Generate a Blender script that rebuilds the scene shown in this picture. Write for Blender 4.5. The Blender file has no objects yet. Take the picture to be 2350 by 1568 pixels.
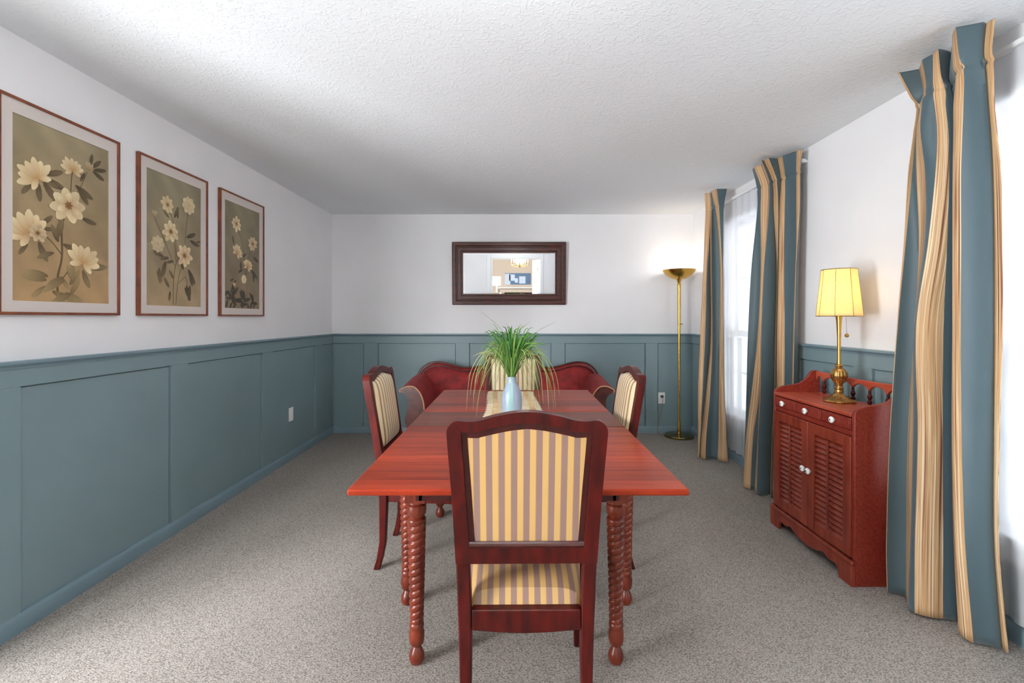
import bpy, bmesh, math, random
from mathutils import Vector, Matrix
random.seed(7)
S = bpy.context.scene
COL = S.collection
PI = math.pi

# ------------------------------------------------------------------ camera
F = 1050.0; CX = 1180.0; CY = 730.0; CZ = 1.28
cam_data = bpy.data.cameras.new('camera')
cam_data.sensor_fit = 'HORIZONTAL'; cam_data.sensor_width = 36.0
cam_data.lens = F / 2350.0 * 36.0
cam_data.shift_x = -(CX - 1175.0) / 2350.0
cam_data.shift_y = -(784.0 - CY) / 2350.0
cam_data.clip_start = 0.02
cam = bpy.data.objects.new('camera', cam_data); COL.objects.link(cam)
cam.location = (0, 0, CZ); cam.rotation_euler = (PI / 2, 0, 0)
S.camera = cam

# ------------------------------------------------------------------ colour, world, exposure
def lin(c):
    c /= 255.0
    return c / 12.92 if c <= 0.04045 else ((c + 0.055) / 1.055) ** 2.4
def rgb(r, g, b): return (lin(r), lin(g), lin(b), 1.0)

S.view_settings.view_transform = 'Standard'
S.view_settings.look = 'None'
S.view_settings.gamma = 1.0
S.view_settings.use_curve_mapping = False
S.view_settings.exposure = 0.83
S.cycles.use_denoising = True
S.cycles.max_bounces = 12
S.cycles.diffuse_bounces = 9
S.cycles.transparent_max_bounces = 12
S.cycles.sample_clamp_indirect = 6.0

w = bpy.data.worlds.new('world'); S.world = w; w.use_nodes = True
w.node_tree.nodes['Background'].inputs['Color'].default_value = (0.92, 0.96, 1.0, 1)
w.node_tree.nodes['Background'].inputs['Strength'].default_value = 1.15

def light(name, kind, loc, power, color=(1, 1, 1), size=0.1, rot=(0, 0, 0), sy=None, portal=False, cone=None):
    d = bpy.data.lights.new(name, kind); d.energy = power; d.color = color
    if kind == 'AREA':
        d.size = size
        if sy: d.shape = 'RECTANGLE'; d.size_y = sy
        if portal: d.cycles.is_portal = True
    else:
        d.shadow_soft_size = size
        if cone: d.spot_size = cone; d.spot_blend = 0.6
    o = bpy.data.objects.new(name, d); COL.objects.link(o)
    o.location = loc; o.rotation_euler = rot
    return o
# window daylight portals (the sky outside comes in through the two windows)
light('window_portal', 'AREA', (2.16, 3.83, 1.28), 1, size=0.94, sy=1.74, rot=(PI/2, 0, PI/2), portal=True)
light('window_portal', 'AREA', (2.16, 1.24, 1.28), 1, size=1.38, sy=1.74, rot=(PI/2, 0, PI/2), portal=True)
# added area fills outside the nearest windows, acting as daylight from left and right
light('daylight_fill', 'AREA', (-3.15, -0.75, 1.1), 400, (0.96, 0.98, 1.0), size=2.2, sy=2.4, rot=(PI/2, 0, -PI/2 + math.radians(52)))
light('daylight_fill', 'AREA', (3.3, -0.55, 1.2), 115, (0.96, 0.98, 1.0), size=2.2, sy=2.4, rot=(PI/2, 0, PI/2 - math.radians(50)))
# bulbs of the fixtures modelled below; the ceiling ones are added, unseen fill
P_CEIL = 18.0
CLX, CLY = 0.0, 0.85
for k in range(3):
    a = 2*PI*k/3 + 0.5
    light('ceiling_fill_bulb', 'POINT', (CLX+0.17*math.cos(a), CLY+0.17*math.sin(a), 2.20), P_CEIL/3, (0.95, 0.98, 1.0), 0.05)
light('torchiere_bulb', 'POINT', (1.765, 4.90, 1.86), 1.3, (1.0, 0.97, 0.92), 0.06)
light('table_lamp_bulb', 'POINT', (1.775, 2.50, 1.42), 1.5, (1.0, 0.86, 0.62), 0.035)
light('chandelier_bulb', 'POINT', (0.15, -2.5, 2.02), 45.0, (1.0, 0.93, 0.82), 0.12)

# ------------------------------------------------------------------ materials
MATS = {}
def newmat(name):
    m = bpy.data.materials.new(name); m.use_nodes = True
    MATS[name] = m
    nt = m.node_tree
    return m, nt, nt.nodes['Principled BSDF']
def node(nt, t, **k):
    n = nt.nodes.new(t)
    for a, b in k.items(): setattr(n, a, b)
    return n
def simple(name, c, rough=0.5, metal=0.0, **k):
    m, nt, b = newmat(name)
    b.inputs['Base Color'].default_value = c
    b.inputs['Roughness'].default_value = rough
    b.inputs['Metallic'].default_value = metal
    for a, v in k.items(): b.inputs[a.replace('_', ' ')].default_value = v
    return m
def add_bump(nt, b, src, strength, dist=0.002):
    bp = node(nt, 'ShaderNodeBump'); bp.inputs['Strength'].default_value = strength
    bp.inputs['Distance'].default_value = dist
    nt.links.new(src, bp.inputs['Height']); nt.links.new(bp.outputs['Normal'], b.inputs['Normal'])
def noisy(name, c1, c2, scale, rough=0.6, sc=(1, 1, 1), bump=0.0, bdist=0.002, detail=4.0, coord='Object', lo=0.35, hi=0.65, metal=0.0, **k):
    m, nt, b = newmat(name)
    tc = node(nt, 'ShaderNodeTexCoord'); mp = node(nt, 'ShaderNodeMapping')
    mp.inputs['Scale'].default_value = sc
    nt.links.new(tc.outputs[coord], mp.inputs['Vector'])
    n = node(nt, 'ShaderNodeTexNoise'); n.inputs['Scale'].default_value = scale; n.inputs['Detail'].default_value = detail
    nt.links.new(mp.outputs['Vector'], n.inputs['Vector'])
    r = node(nt, 'ShaderNodeValToRGB')
    r.color_ramp.elements[0].position = lo; r.color_ramp.elements[0].color = c1
    r.color_ramp.elements[1].position = hi; r.color_ramp.elements[1].color = c2
    nt.links.new(n.outputs['Fac'], r.inputs['Fac'])
    nt.links.new(r.outputs['Color'], b.inputs['Base Color'])
    b.inputs['Roughness'].default_value = rough; b.inputs['Metallic'].default_value = metal
    for a, v in k.items(): b.inputs[a.replace('_', ' ')].default_value = v
    if bump: add_bump(nt, b, n.outputs['Fac'], bump, bdist)
    return m

WALL = noisy('wall_paint', rgb(229, 229, 231), rgb(232, 232, 234), 3, 0.7, bump=0.03, bdist=0.001)
TEAL = noisy('teal_paint', rgb(121, 143, 148), rgb(125, 147, 152), 2.5, 0.42)
TEAL2 = noisy('teal_trim_paint', rgb(116, 139, 149), rgb(119, 143, 152), 2.5, 0.36)
WHITE = simple('white_trim_paint', rgb(232, 234, 236), 0.4)
BEIGE = simple('beige_paint', rgb(196, 184, 170), 0.7)
PLATE = simple('white_plastic', rgb(236, 236, 234), 0.35)
DARK = simple('dark_slot', rgb(40, 40, 42), 0.5)
GREYP = simple('charcoal_plug', rgb(64, 72, 78), 0.5)

# textured stomp ceiling
def ceiling_mat():
    m, nt, b = newmat('textured_ceiling_paint')
    b.inputs['Base Color'].default_value = rgb(230, 234, 237); b.inputs['Roughness'].default_value = 0.8
    tc = node(nt, 'ShaderNodeTexCoord')
    n1 = node(nt, 'ShaderNodeTexNoise'); n1.inputs['Scale'].default_value = 9; n1.inputs['Detail'].default_value = 6
    n1.inputs['Distortion'].default_value = 2.2
    v = node(nt, 'ShaderNodeTexNoise'); v.inputs['Scale'].default_value = 34; v.inputs['Detail'].default_value = 3
    v.inputs['Distortion'].default_value = 1.4
    for q in (n1, v): nt.links.new(tc.outputs['Object'], q.inputs['Vector'])
    r = node(nt, 'ShaderNodeValToRGB'); r.color_ramp.elements[0].position = 0.5; r.color_ramp.elements[1].position = 0.62
    nt.links.new(v.outputs['Fac'], r.inputs['Fac'])
    mu = node(nt, 'ShaderNodeMath', operation='MULTIPLY')
    nt.links.new(n1.outputs['Fac'], mu.inputs[0]); nt.links.new(r.outputs['Color'], mu.inputs[1])
    add_bump(nt, b, mu.outputs[0], 0.40, 0.004)
    return m
CEIL = ceiling_mat()

def carpet_mat():
    m, nt, b = newmat('loop_carpet')
    tc = node(nt, 'ShaderNodeTexCoord'); mp = node(nt, 'ShaderNodeMapping')
    mp.inputs['Rotation'].default_value = (0, 0, 0.6); mp.inputs['Scale'].default_value = (1, 1.9, 1)
    nt.links.new(tc.outputs['Object'], mp.inputs['Vector'])
    v = node(nt, 'ShaderNodeTexVoronoi'); v.inputs['Scale'].default_value = 150
    n = node(nt, 'ShaderNodeTexNoise'); n.inputs['Scale'].default_value = 160; n.inputs['Detail'].default_value = 2
    n2 = node(nt, 'ShaderNodeTexNoise'); n2.inputs['Scale'].default_value = 2.2; n2.inputs['Detail'].default_value = 3
    nt.links.new(mp.outputs['Vector'], v.inputs['Vector'])
    nt.links.new(tc.outputs['Object'], n.inputs['Vector']); nt.links.new(tc.outputs['Object'], n2.inputs['Vector'])
    r = node(nt, 'ShaderNodeValToRGB')
    r.color_ramp.elements[0].position = 0.0; r.color_ramp.elements[0].color = rgb(206, 199, 192)
    r.color_ramp.elements[1].position = 0.75; r.color_ramp.elements[1].color = rgb(134, 127, 120)
    nt.links.new(v.outputs['Distance'], r.inputs['Fac'])
    mx = node(nt, 'ShaderNodeMixRGB'); mx.blend_type = 'MULTIPLY'; mx.inputs['Fac'].default_value = 0.5
    r2 = node(nt, 'ShaderNodeValToRGB'); r2.color_ramp.elements[0].position = 0.3; r2.color_ramp.elements[1].position = 0.62
    r2.color_ramp.elements[0].color = (0.68, 0.67, 0.65, 1)
    nt.links.new(n.outputs['Fac'], r2.inputs['Fac'])
    nt.links.new(r.outputs['Color'], mx.inputs[1]); nt.links.new(r2.outputs['Color'], mx.inputs[2])
    mx2 = node(nt, 'ShaderNodeMixRGB'); mx2.blend_type = 'MULTIPLY'; mx2.inputs['Fac'].default_value = 0.14
    nt.links.new(mx.outputs['Color'], mx2.inputs[1]); nt.links.new(n2.outputs['Fac'], mx2.inputs[2])
    nt.links.new(mx2.outputs['Color'], b.inputs['Base Color'])
    b.inputs['Roughness'].default_value = 0.95
    b.inputs['Specular IOR Level'].default_value = 0.1
    iv = node(nt, 'ShaderNodeMath', operation='SUBTRACT'); iv.inputs[0].default_value = 1.0
    nt.links.new(v.outputs['Distance'], iv.inputs[1])
    add_bump(nt, b, iv.outputs[0], 0.35, 0.004)
    return m
CARPET = carpet_mat()

def wood(name, c1, c2, stretch, scale=6.0, rough=0.3, coat=0.25, spec=0.5):
    m = noisy(name, c1, c2, scale, rough, sc=stretch, bump=0.05, bdist=0.001, detail=6, lo=0.3, hi=0.72)
    b = m.node_tree.nodes['Principled BSDF']
    b.inputs['Coat Weight'].default_value = coat; b.inputs['Coat Roughness'].default_value = 0.15
    b.inputs['Specular IOR Level'].default_value = spec
    return m
CHAIRW = wood('mahogany_chair', rgb(44, 6, 5), rgb(86, 16, 10), (5, 5, 1.2), 6, 0.36, 0.05, 0.28)
CHAIRD = wood('dark_bead', rgb(44, 10, 9), rgb(72, 20, 16), (4, 4, 1), 6, 0.25, 0.1, 0.4)
LEGW = wood('turned_cherry', rgb(84, 30, 18), rgb(128, 54, 34), (5, 5, 1.2), 6, 0.30, 0.1, 0.4)
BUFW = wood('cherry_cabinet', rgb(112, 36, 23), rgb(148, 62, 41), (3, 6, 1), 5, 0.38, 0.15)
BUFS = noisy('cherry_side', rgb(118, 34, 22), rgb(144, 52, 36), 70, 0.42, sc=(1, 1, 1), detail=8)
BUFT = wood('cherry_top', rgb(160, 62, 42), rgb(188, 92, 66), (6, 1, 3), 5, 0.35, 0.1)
FRAMEW = wood('picture_frame_wood', rgb(98, 46, 20), rgb(136, 70, 34), (2, 2, 2), 8, 0.3)
MIRW = wood('dark_mahogany_frame', rgb(50, 18, 12), rgb(84, 34, 22), (1, 6, 6), 7, 0.36, 0.08, 0.4)
SETW = wood('settee_wood', rgb(60, 18, 14), rgb(104, 42, 26), (3, 3, 3), 6, 0.3)

def table_mat(name, ca=rgb(134, 40, 22), cb_=rgb(176, 68, 38)):
    m, nt, b = newmat(name)
    tc = node(nt, 'ShaderNodeTexCoord'); sx = node(nt, 'ShaderNodeSeparateXYZ')
    nt.links.new(tc.outputs['Object'], sx.inputs[0])
    d = node(nt, 'ShaderNodeMath', operation='DIVIDE'); d.inputs[1].default_value = 0.088
    nt.links.new(sx.outputs['Y'], d.inputs[0])
    fl = node(nt, 'ShaderNodeMath', operation='FLOOR'); fr = node(nt, 'ShaderNodeMath', operation='FRACT')
    nt.links.new(d.outputs[0], fl.inputs[0]); nt.links.new(d.outputs[0], fr.inputs[0])
    wn = node(nt, 'ShaderNodeTexWhiteNoise', noise_dimensions='1D'); nt.links.new(fl.outputs[0], wn.inputs['W'])
    ofs = node(nt, 'ShaderNodeCombineXYZ'); nt.links.new(fl.outputs[0], ofs.inputs['Z'])
    ad = node(nt, 'ShaderNodeVectorMath', operation='ADD')
    nt.links.new(tc.outputs['Object'], ad.inputs[0]); nt.links.new(ofs.outputs[0], ad.inputs[1])
    mp = node(nt, 'ShaderNodeMapping'); mp.inputs['Scale'].default_value = (1.4, 26, 1)
    nt.links.new(ad.outputs[0], mp.inputs['Vector'])
    n = node(nt, 'ShaderNodeTexNoise'); n.inputs['Scale'].default_value = 2.0; n.inputs['Detail'].default_value = 5
    nt.links.new(mp.outputs[0], n.inputs['Vector'])
    r = node(nt, 'ShaderNodeValToRGB')
    r.color_ramp.elements[0].position = 0.3; r.color_ramp.elements[0].color = ca
    r.color_ramp.elements[1].position = 0.7; r.color_ramp.elements[1].color = cb_
    nt.links.new(n.outputs['Fac'], r.inputs['Fac'])
    r2 = node(nt, 'ShaderNodeValToRGB')
    r2.color_ramp.elements[0].color = (0.60, 0.58, 0.58, 1); r2.color_ramp.elements[1].color = (1.06, 1.02, 1.0, 1)
    nt.links.new(wn.outputs['Value'], r2.inputs['Fac'])
    mx = node(nt, 'ShaderNodeMixRGB'); mx.blend_type = 'MULTIPLY'; mx.inputs['Fac'].default_value = 1
    nt.links.new(r.outputs['Color'], mx.inputs[1]); nt.links.new(r2.outputs['Color'], mx.inputs[2])
    gt = node(nt, 'ShaderNodeMath', operation='LESS_THAN'); gt.inputs[1].default_value = 0.03
    nt.links.new(fr.outputs[0], gt.inputs[0])
    mx2 = node(nt, 'ShaderNodeMixRGB'); mx2.inputs[2].default_value = rgb(84, 28, 20)
    nt.links.new(gt.outputs[0], mx2.inputs['Fac']); nt.links.new(mx.outputs[0], mx2.inputs[1])
    nt.links.new(mx2.outputs[0], b.inputs['Base Color'])
    b.inputs['Roughness'].default_value = 0.33
    b.inputs['Specular IOR Level'].default_value = 0.14; b.inputs['Coat Weight'].default_value = 0.0; b.inputs['Coat Roughness'].default_value = 0.2
    return m
TABLET = table_mat('boarded_cherry_top')
TABLEL = table_mat('browner_leaf_boards', rgb(104, 46, 32), rgb(142, 72, 52))

def stripes(name, base, stripe, frac=0.475, period=0.036, rough=0.4, thin=None):
    m, nt, b = newmat(name)
    tc = node(nt, 'ShaderNodeTexCoord'); sx = node(nt, 'ShaderNodeSeparateXYZ')
    nt.links.new(tc.outputs['Object'], sx.inputs[0])
    d = node(nt, 'ShaderNodeMath', operation='DIVIDE'); d.inputs[1].default_value = period
    nt.links.new(sx.outputs['X'], d.inputs[0])
    a = node(nt, 'ShaderNodeMath', operation='ADD'); a.inputs[1].default_value = 100 + frac / 2
    nt.links.new(d.outputs[0], a.inputs[0])
    fr = node(nt, 'ShaderNodeMath', operation='FRACT'); nt.links.new(a.outputs[0], fr.inputs[0])
    r = node(nt, 'ShaderNodeValToRGB'); r.color_ramp.interpolation = 'CONSTANT'
    e = r.color_ramp.elements
    e[0].position = 0; e[0].color = stripe
    e[1].position = frac; e[1].color = base
    if thin:
        x = e.new(frac - 0.03); x.color = thin
        x = e.new(0.94); x.color = thin
    nt.links.new(fr.outputs[0], r.inputs['Fac'])
    nt.links.new(r.outputs['Color'], b.inputs['Base Color'])
    b.inputs['Roughness'].default_value = rough
    b.inputs['Sheen Weight'].default_value = 0.15
    n = node(nt, 'ShaderNodeTexNoise'); n.inputs['Scale'].default_value = 500
    nt.links.new(tc.outputs['Object'], n.inputs['Vector'])
    add_bump(nt, b, n.outputs['Fac'], 0.12, 0.0006)
    return m
STRIPE = stripes('gold_mauve_stripe', rgb(196, 158, 98), rgb(138, 110, 100), thin=rgb(164, 122, 78))
STRIPEF = stripes('cream_stripe', rgb(216, 196, 158), rgb(146, 116, 86), frac=0.30, thin=rgb(150, 112, 74))

def gold_band_mat():
    m, nt, b = newmat('gold_striped_band')
    tc = node(nt, 'ShaderNodeTexCoord'); sx = node(nt, 'ShaderNodeSeparateXYZ')
    nt.links.new(tc.outputs['UV'], sx.inputs[0])
    cb = node(nt, 'ShaderNodeCombineXYZ'); nt.links.new(sx.outputs['X'], cb.inputs['X'])
    mz = node(nt, 'ShaderNodeMath', operation='MULTIPLY'); mz.inputs[1].default_value = 0.004
    nt.links.new(sx.outputs['Y'], mz.inputs[0]); nt.links.new(mz.outputs[0], cb.inputs['Y'])
    n = node(nt, 'ShaderNodeTexNoise'); n.inputs['Scale'].default_value = 230; n.inputs['Detail'].default_value = 3
    nt.links.new(cb.outputs[0], n.inputs['Vector'])
    r = node(nt, 'ShaderNodeValToRGB'); e = r.color_ramp.elements
    e[0].position = 0.35; e[0].color = rgb(96, 62, 46)
    e[1].position = 0.64; e[1].color = rgb(228, 208, 176)
    for p, c in ((0.41, rgb(158, 104, 74)), (0.45, rgb(206, 170, 126)), (0.50, rgb(196, 160, 116)), (0.53, rgb(164, 126, 88)), (0.56, rgb(212, 178, 134))):
        x = e.new(p); x.color = c
    nt.links.new(n.outputs['Fac'], r.inputs['Fac']); nt.links.new(r.outputs['Color'], b.inputs['Base Color'])
    b.inputs['Roughness'].default_value = 0.6
    return m
BAND = gold_band_mat()
CTEAL = noisy('teal_curtain_cloth', rgb(66, 86, 93), rgb(72, 92, 99), 3, 0.55, sc=(3, 3, 0.3), Sheen_Weight=0.2)

def sheer_mat():
    m = bpy.data.materials.new('sheer_voile'); m.use_nodes = True; nt = m.node_tree
    nt.nodes.remove(nt.nodes['Principled BSDF'])
    out = nt.nodes['Material Output']
    d = node(nt, 'ShaderNodeBsdfDiffuse'); d.inputs['Color'].default_value = (0.86, 0.88, 0.92, 1)
    t = node(nt, 'ShaderNodeBsdfTranslucent'); t.inputs['Color'].default_value = (0.86, 0.88, 0.92, 1)
    tr = node(nt, 'ShaderNodeBsdfTransparent')
    a = node(nt, 'ShaderNodeMixShader'); a.inputs[0].default_value = 0.45
    nt.links.new(d.outputs[0], a.inputs[1]); nt.links.new(t.outputs[0], a.inputs[2])
    c = node(nt, 'ShaderNodeMixShader'); c.inputs[0].default_value = 0.28
    nt.links.new(a.outputs[0], c.inputs[1]); nt.links.new(tr.outputs[0], c.inputs[2])
    nt.links.new(c.outputs[0], out.inputs['Surface'])
    return m
SHEER = sheer_mat()

def vcol_mat(name, rough=0.5, noise=0.15, nscale=30):
    m, nt, b = newmat(name)
    at = node(nt, 'ShaderNodeAttribute', attribute_name='Col')
    tc = node(nt, 'ShaderNodeTexCoord')
    n = node(nt, 'ShaderNodeTexNoise'); n.inputs['Scale'].default_value = nscale; n.inputs['Detail'].default_value = 6
    nt.links.new(tc.outputs['Object'], n.inputs['Vector'])
    mx = node(nt, 'ShaderNodeMixRGB'); mx.blend_type = 'OVERLAY'; mx.inputs['Fac'].default_value = noise
    nt.links.new(at.outputs['Color'], mx.inputs[1]); nt.links.new(n.outputs['Fac'], mx.inputs[2])
    nt.links.new(mx.outputs[0], b.inputs['Base Color'])
    b.inputs['Roughness'].default_value = rough
    return m
PRINT = vcol_mat('printed_art', 0.45, 0.5, 4)
GRASS = vcol_mat('grass_blades', 0.5, 0.2, 30)
MAT = simple('picture_mat_board', rgb(208, 198, 192), 0.6)
VELVET = noisy('red_velvet', rgb(118, 16, 17), rgb(150, 28, 28), 14, 0.7, detail=5, Sheen_Weight=0.2)
MATS['red_velvet'].node_tree.nodes['Principled BSDF'].inputs['Sheen Tint'].default_value = (0.8, 0.25, 0.25, 1)
BRASS = simple('polished_brass', rgb(224, 176, 84), 0.24, 1.0)
BRASSD = noisy('antique_brass', rgb(150, 108, 54), rgb(204, 160, 96), 60, 0.3, metal=0.9)
OLDBR = simple('aged_brass_disc', rgb(150, 132, 88), 0.22, 1.0)
PIPE = simple('light_piping', rgb(206, 150, 112), 0.5)
PORC = simple('white_porcelain', rgb(240, 240, 238), 0.15)
MIRROR = simple('mirror_glass', (0.82, 0.83, 0.84, 1), 0.01, 1.0)
VASE = noisy('pale_blue_ceramic', rgb(136, 148, 168), rgb(146, 158, 178), 4, 0.35)
VASE2 = simple('pale_green_glaze', rgb(130, 164, 166), 0.35)
RUNNER = noisy('ecru_cloth', rgb(224, 204, 168), rgb(240, 224, 192), 40, 0.8, bump=0.3, bdist=0.002)
STITCH = simple('tan_stitching', rgb(186, 152, 110), 0.8)
STEELB = simple('blue_poster', rgb(70, 104, 140), 0.5)
CORDM = simple('copper_cord', rgb(150, 110, 92), 0.5)

def shade_mat(name, col, emit, strength):
    m = bpy.data.materials.new(name); m.use_nodes = True; nt = m.node_tree
    nt.nodes.remove(nt.nodes['Principled BSDF']); out = nt.nodes['Material Output']
    d = node(nt, 'ShaderNodeBsdfDiffuse'); d.inputs['Color'].default_value = col
    t = node(nt, 'ShaderNodeBsdfTranslucent'); t.inputs['Color'].default_value = col
    a = node(nt, 'ShaderNodeMixShader'); a.inputs[0].default_value = 0.6
    nt.links.new(d.outputs[0], a.inputs[1]); nt.links.new(t.outputs[0], a.inputs[2])
    e = node(nt, 'ShaderNodeEmission'); e.inputs['Color'].default_value = emit; e.inputs['Strength'].default_value = strength
    s = node(nt, 'ShaderNodeAddShader')
    nt.links.new(a.outputs[0], s.inputs[0]); nt.links.new(e.outputs[0], s.inputs[1])
    nt.links.new(s.outputs[0], out.inputs['Surface'])
    return m
SHADE = shade_mat('lit_parchment', rgb(236, 218, 164), (1.0, 0.80, 0.42, 1), 0.14)
SHADEW = shade_mat('lit_white_shade', rgb(240, 238, 230), (1.0, 0.95, 0.86, 1), 1.3)
BULB = shade_mat('frosted_bulb', rgb(250, 245, 235), (1.0, 0.88, 0.62, 1), 1.6)
DOME = shade_mat('frosted_glass_bowl', rgb(245, 244, 240), (1.0, 0.96, 0.9, 1), 1.2)
GLASS = simple('window_glass', (1, 1, 1, 1), 0.0, Transmission_Weight=1.0, IOR=1.0)

# ------------------------------------------------------------------ mesh helpers
class M:
    def __init__(s): s.v = []; s.f = []; s.mi = []; s.uv = None; s.c = None
    def quadgrid(s, rows, mi=0, closed=False):
        b = len(s.v); n = len(rows[0])
        for r in rows: s.v += [tuple(p) for p in r]
        for i in range(len(rows) - 1):
            for j in range(n if closed else n - 1):
                k = (j + 1) % n
                s.f.append((b + i*n + j, b + i*n + k, b + (i+1)*n + k, b + (i+1)*n + j)); s.mi.append(mi)
        return b
    def face(s, pts, mi=0):
        b = len(s.v); s.v += [tuple(p) for p in pts]; s.f.append(tuple(range(b, b + len(pts)))); s.mi.append(mi)
    def box(s, x0, x1, y0, y1, z0, z1, mi=0):
        b = len(s.v)
        s.v += [(x, y, z) for z in (z0, z1) for y in (y0, y1) for x in (x0, x1)]
        for q in ((0,1,3,2),(4,6,7,5),(0,4,5,1),(2,3,7,6),(0,2,6,4),(1,5,7,3)):
            s.f.append(tuple(b + i for i in q)); s.mi.append(mi)
    def lathe(s, prof, c=(0, 0, 0), n=24, mi=0, fn=None):
        rows = []
        for (r, z) in prof:
            row = []
            for k in range(n):
                a = 2*PI*k/n; rr = fn(r, z, a) if fn else r
                row.append((c[0] + rr*math.cos(a), c[1] + rr*math.sin(a), c[2] + z))
            rows.append(row)
        b = s.quadgrid(rows, mi, True)
        s.f.append(tuple(b + k for k in range(n))); s.mi.append(mi)
        e = b + (len(prof)-1)*n
        s.f.append(tuple(e + k for k in range(n))); s.mi.append(mi)
    def tube(s, pts, rad, n=8, mi=0, flat=1.0, up=Vector((0, 0, 1))):
        pts = [Vector(p) for p in pts]; rows = []
        for i, p in enumerate(pts):
            t = (pts[min(i+1, len(pts)-1)] - pts[max(i-1, 0)]).normalized()
            u = up if abs(t.dot(up)) < 0.95 else Vector((0, 1, 0))
            a = t.cross(u).normalized(); bb = a.cross(t).normalized()
            r = rad[i] if isinstance(rad, (list, tuple)) else rad
            rows.append([p + a*r*math.cos(2*PI*k/n) + bb*r*flat*math.sin(2*PI*k/n) for k in range(n)])
        b = s.quadgrid(rows, mi, True)
        s.f.append(tuple(b + k for k in range(n))); s.mi.append(mi)
        e = b + (len(pts)-1)*n
        s.f.append(tuple(e + k for k in range(n))); s.mi.append(mi)
    def sweeprect(s, secs, mi=0):
        """secs: list of 4-corner loops"""
        b = s.quadgrid(secs, mi, True)
        n = len(secs[0])
        s.f.append(tuple(b + k for k in range(n))); s.mi.append(mi)
        e = b + (len(secs)-1)*n
        s.f.append(tuple(e + k for k in range(n))); s.mi.append(mi)
    def prism(s, poly, axis, a0, a1, mi=0):
        """poly list of (p,q); axis 'x': (a,p,q)  'y': (p,a,q)  'z': (p,q,a)"""
        def mk(a, p, q): return {'x': (a, p, q), 'y': (p, a, q), 'z': (p, q, a)}[axis]
        b = len(s.v); n = len(poly)
        s.v += [mk(a0, *p) for p in poly] + [mk(a1, *p) for p in poly]
        s.f.append(tuple(b + i for i in range(n))); s.mi.append(mi)
        s.f.append(tuple(b + n + i for i in range(n))); s.mi.append(mi)
        for i in range(n):
            j = (i+1) % n
            s.f.append((b+i, b+j, b+n+j, b+n+i)); s.mi.append(mi)
    def ring(s, outer, inner, fn0, fn1, mi=0):
        """outer / inner: matching closed 2d loops; fn0, fn1 map 2d -> 3d for the two faces"""
        n = len(outer)
        rows = [[fn0(*p) for p in outer], [fn1(*p) for p in outer], [fn1(*p) for p in inner], [fn0(*p) for p in inner], [fn0(*p) for p in outer]]
        s.quadgrid(rows, mi, True)
    def build(s, name, mats, parent=None, bevel=0.0, seg=2, angle=35, solid=0.0, smooth=True, merge=True, subsurf=0):
        if not isinstance(mats, (list, tuple)): mats = [mats]
        off = Vector((0, 0, 0)); p = parent
        while p: off += p.location; p = p.parent
        me = bpy.data.meshes.new(name)
        me.from_pydata([tuple(Vector(v) - off) for v in s.v], [], s.f)
        for m in mats: me.materials.append(m)
        me.polygons.foreach_set('material_index', s.mi)
        if s.c:
            a = me.color_attributes.new('Col', 'FLOAT_COLOR', 'POINT')
            for i, c in enumerate(s.c): a.data[i].color = c
        if s.uv:
            u = me.uv_layers.new(name='UVMap')
            for l in me.loops: u.data[l.index].uv = s.uv[l.vertex_index]
        if merge:
            bm = bmesh.new(); bm.from_mesh(me)
            bmesh.ops.remove_doubles(bm, verts=bm.verts, dist=1e-5)
            bmesh.ops.recalc_face_normals(bm, faces=bm.faces)
            bm.to_mesh(me); bm.free()
        if smooth:
            me.polygons.foreach_set('use_smooth', [True]*len(me.polygons))
            me.set_sharp_from_angle(angle=math.radians(angle))
        me.update()
        o = bpy.data.objects.new(name, me); COL.objects.link(o)
        if parent: o.parent = parent
        if solid:
            q = o.modifiers.new('solid', 'SOLIDIFY'); q.thickness = solid; q.offset = 0
        if bevel:
            q = o.modifiers.new('bevel', 'BEVEL'); q.width = bevel; q.segments = seg; q.limit_method = 'ANGLE'; q.angle_limit = math.radians(40)
            q.harden_normals = False
        if subsurf:
            q = o.modifiers.new('subsurf', 'SUBSURF'); q.levels = subsurf; q.render_levels = subsurf
        return o

def tag(o, label, cat, group=None, kind=None):
    o['label'] = label; o['category'] = cat
    if group: o['group'] = group
    if kind: o['kind'] = kind
    return o
def thing(name, label, cat, loc=(0, 0, 0), group=None):
    o = bpy.data.objects.new(name, None); COL.objects.link(o); o.location = loc
    o.empty_display_size = 0.1
    return tag(o, label, cat, group)
def struct(o):
    o['kind'] = 'structure'; return o
def copy_tree(o, parent=None):
    c = o.copy(); COL.objects.link(c)
    if parent: c.parent = parent
    for ch in o.children: copy_tree(ch, c)
    return c
def lerp(a, b, t): return a + (b - a)*t
def catmull(pts, n):
    """smooth curve through tuples"""
    out = []
    P = [pts[0]] + list(pts) + [pts[-1]]
    for i in range(1, len(P)-2):
        for k in range(n):
            t = k/n; r = []
            for a, b, c, d in zip(P[i-1], P[i], P[i+1], P[i+2]):
                r.append(0.5*((2*b) + (-a+c)*t + (2*a-5*b+4*c-d)*t*t + (-a+3*b-3*c+d)*t**3))
            out.append(tuple(r))
    out.append(tuple(pts[-1]))
    return out
def interp(tab, x):
    if x <= tab[0][0]: return tab[0][1]
    for (a, b), (c, d) in zip(tab, tab[1:]):
        if x <= c: return b + (d-b)*(x-a)/(c-a)
    return tab[-1][1]

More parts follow.
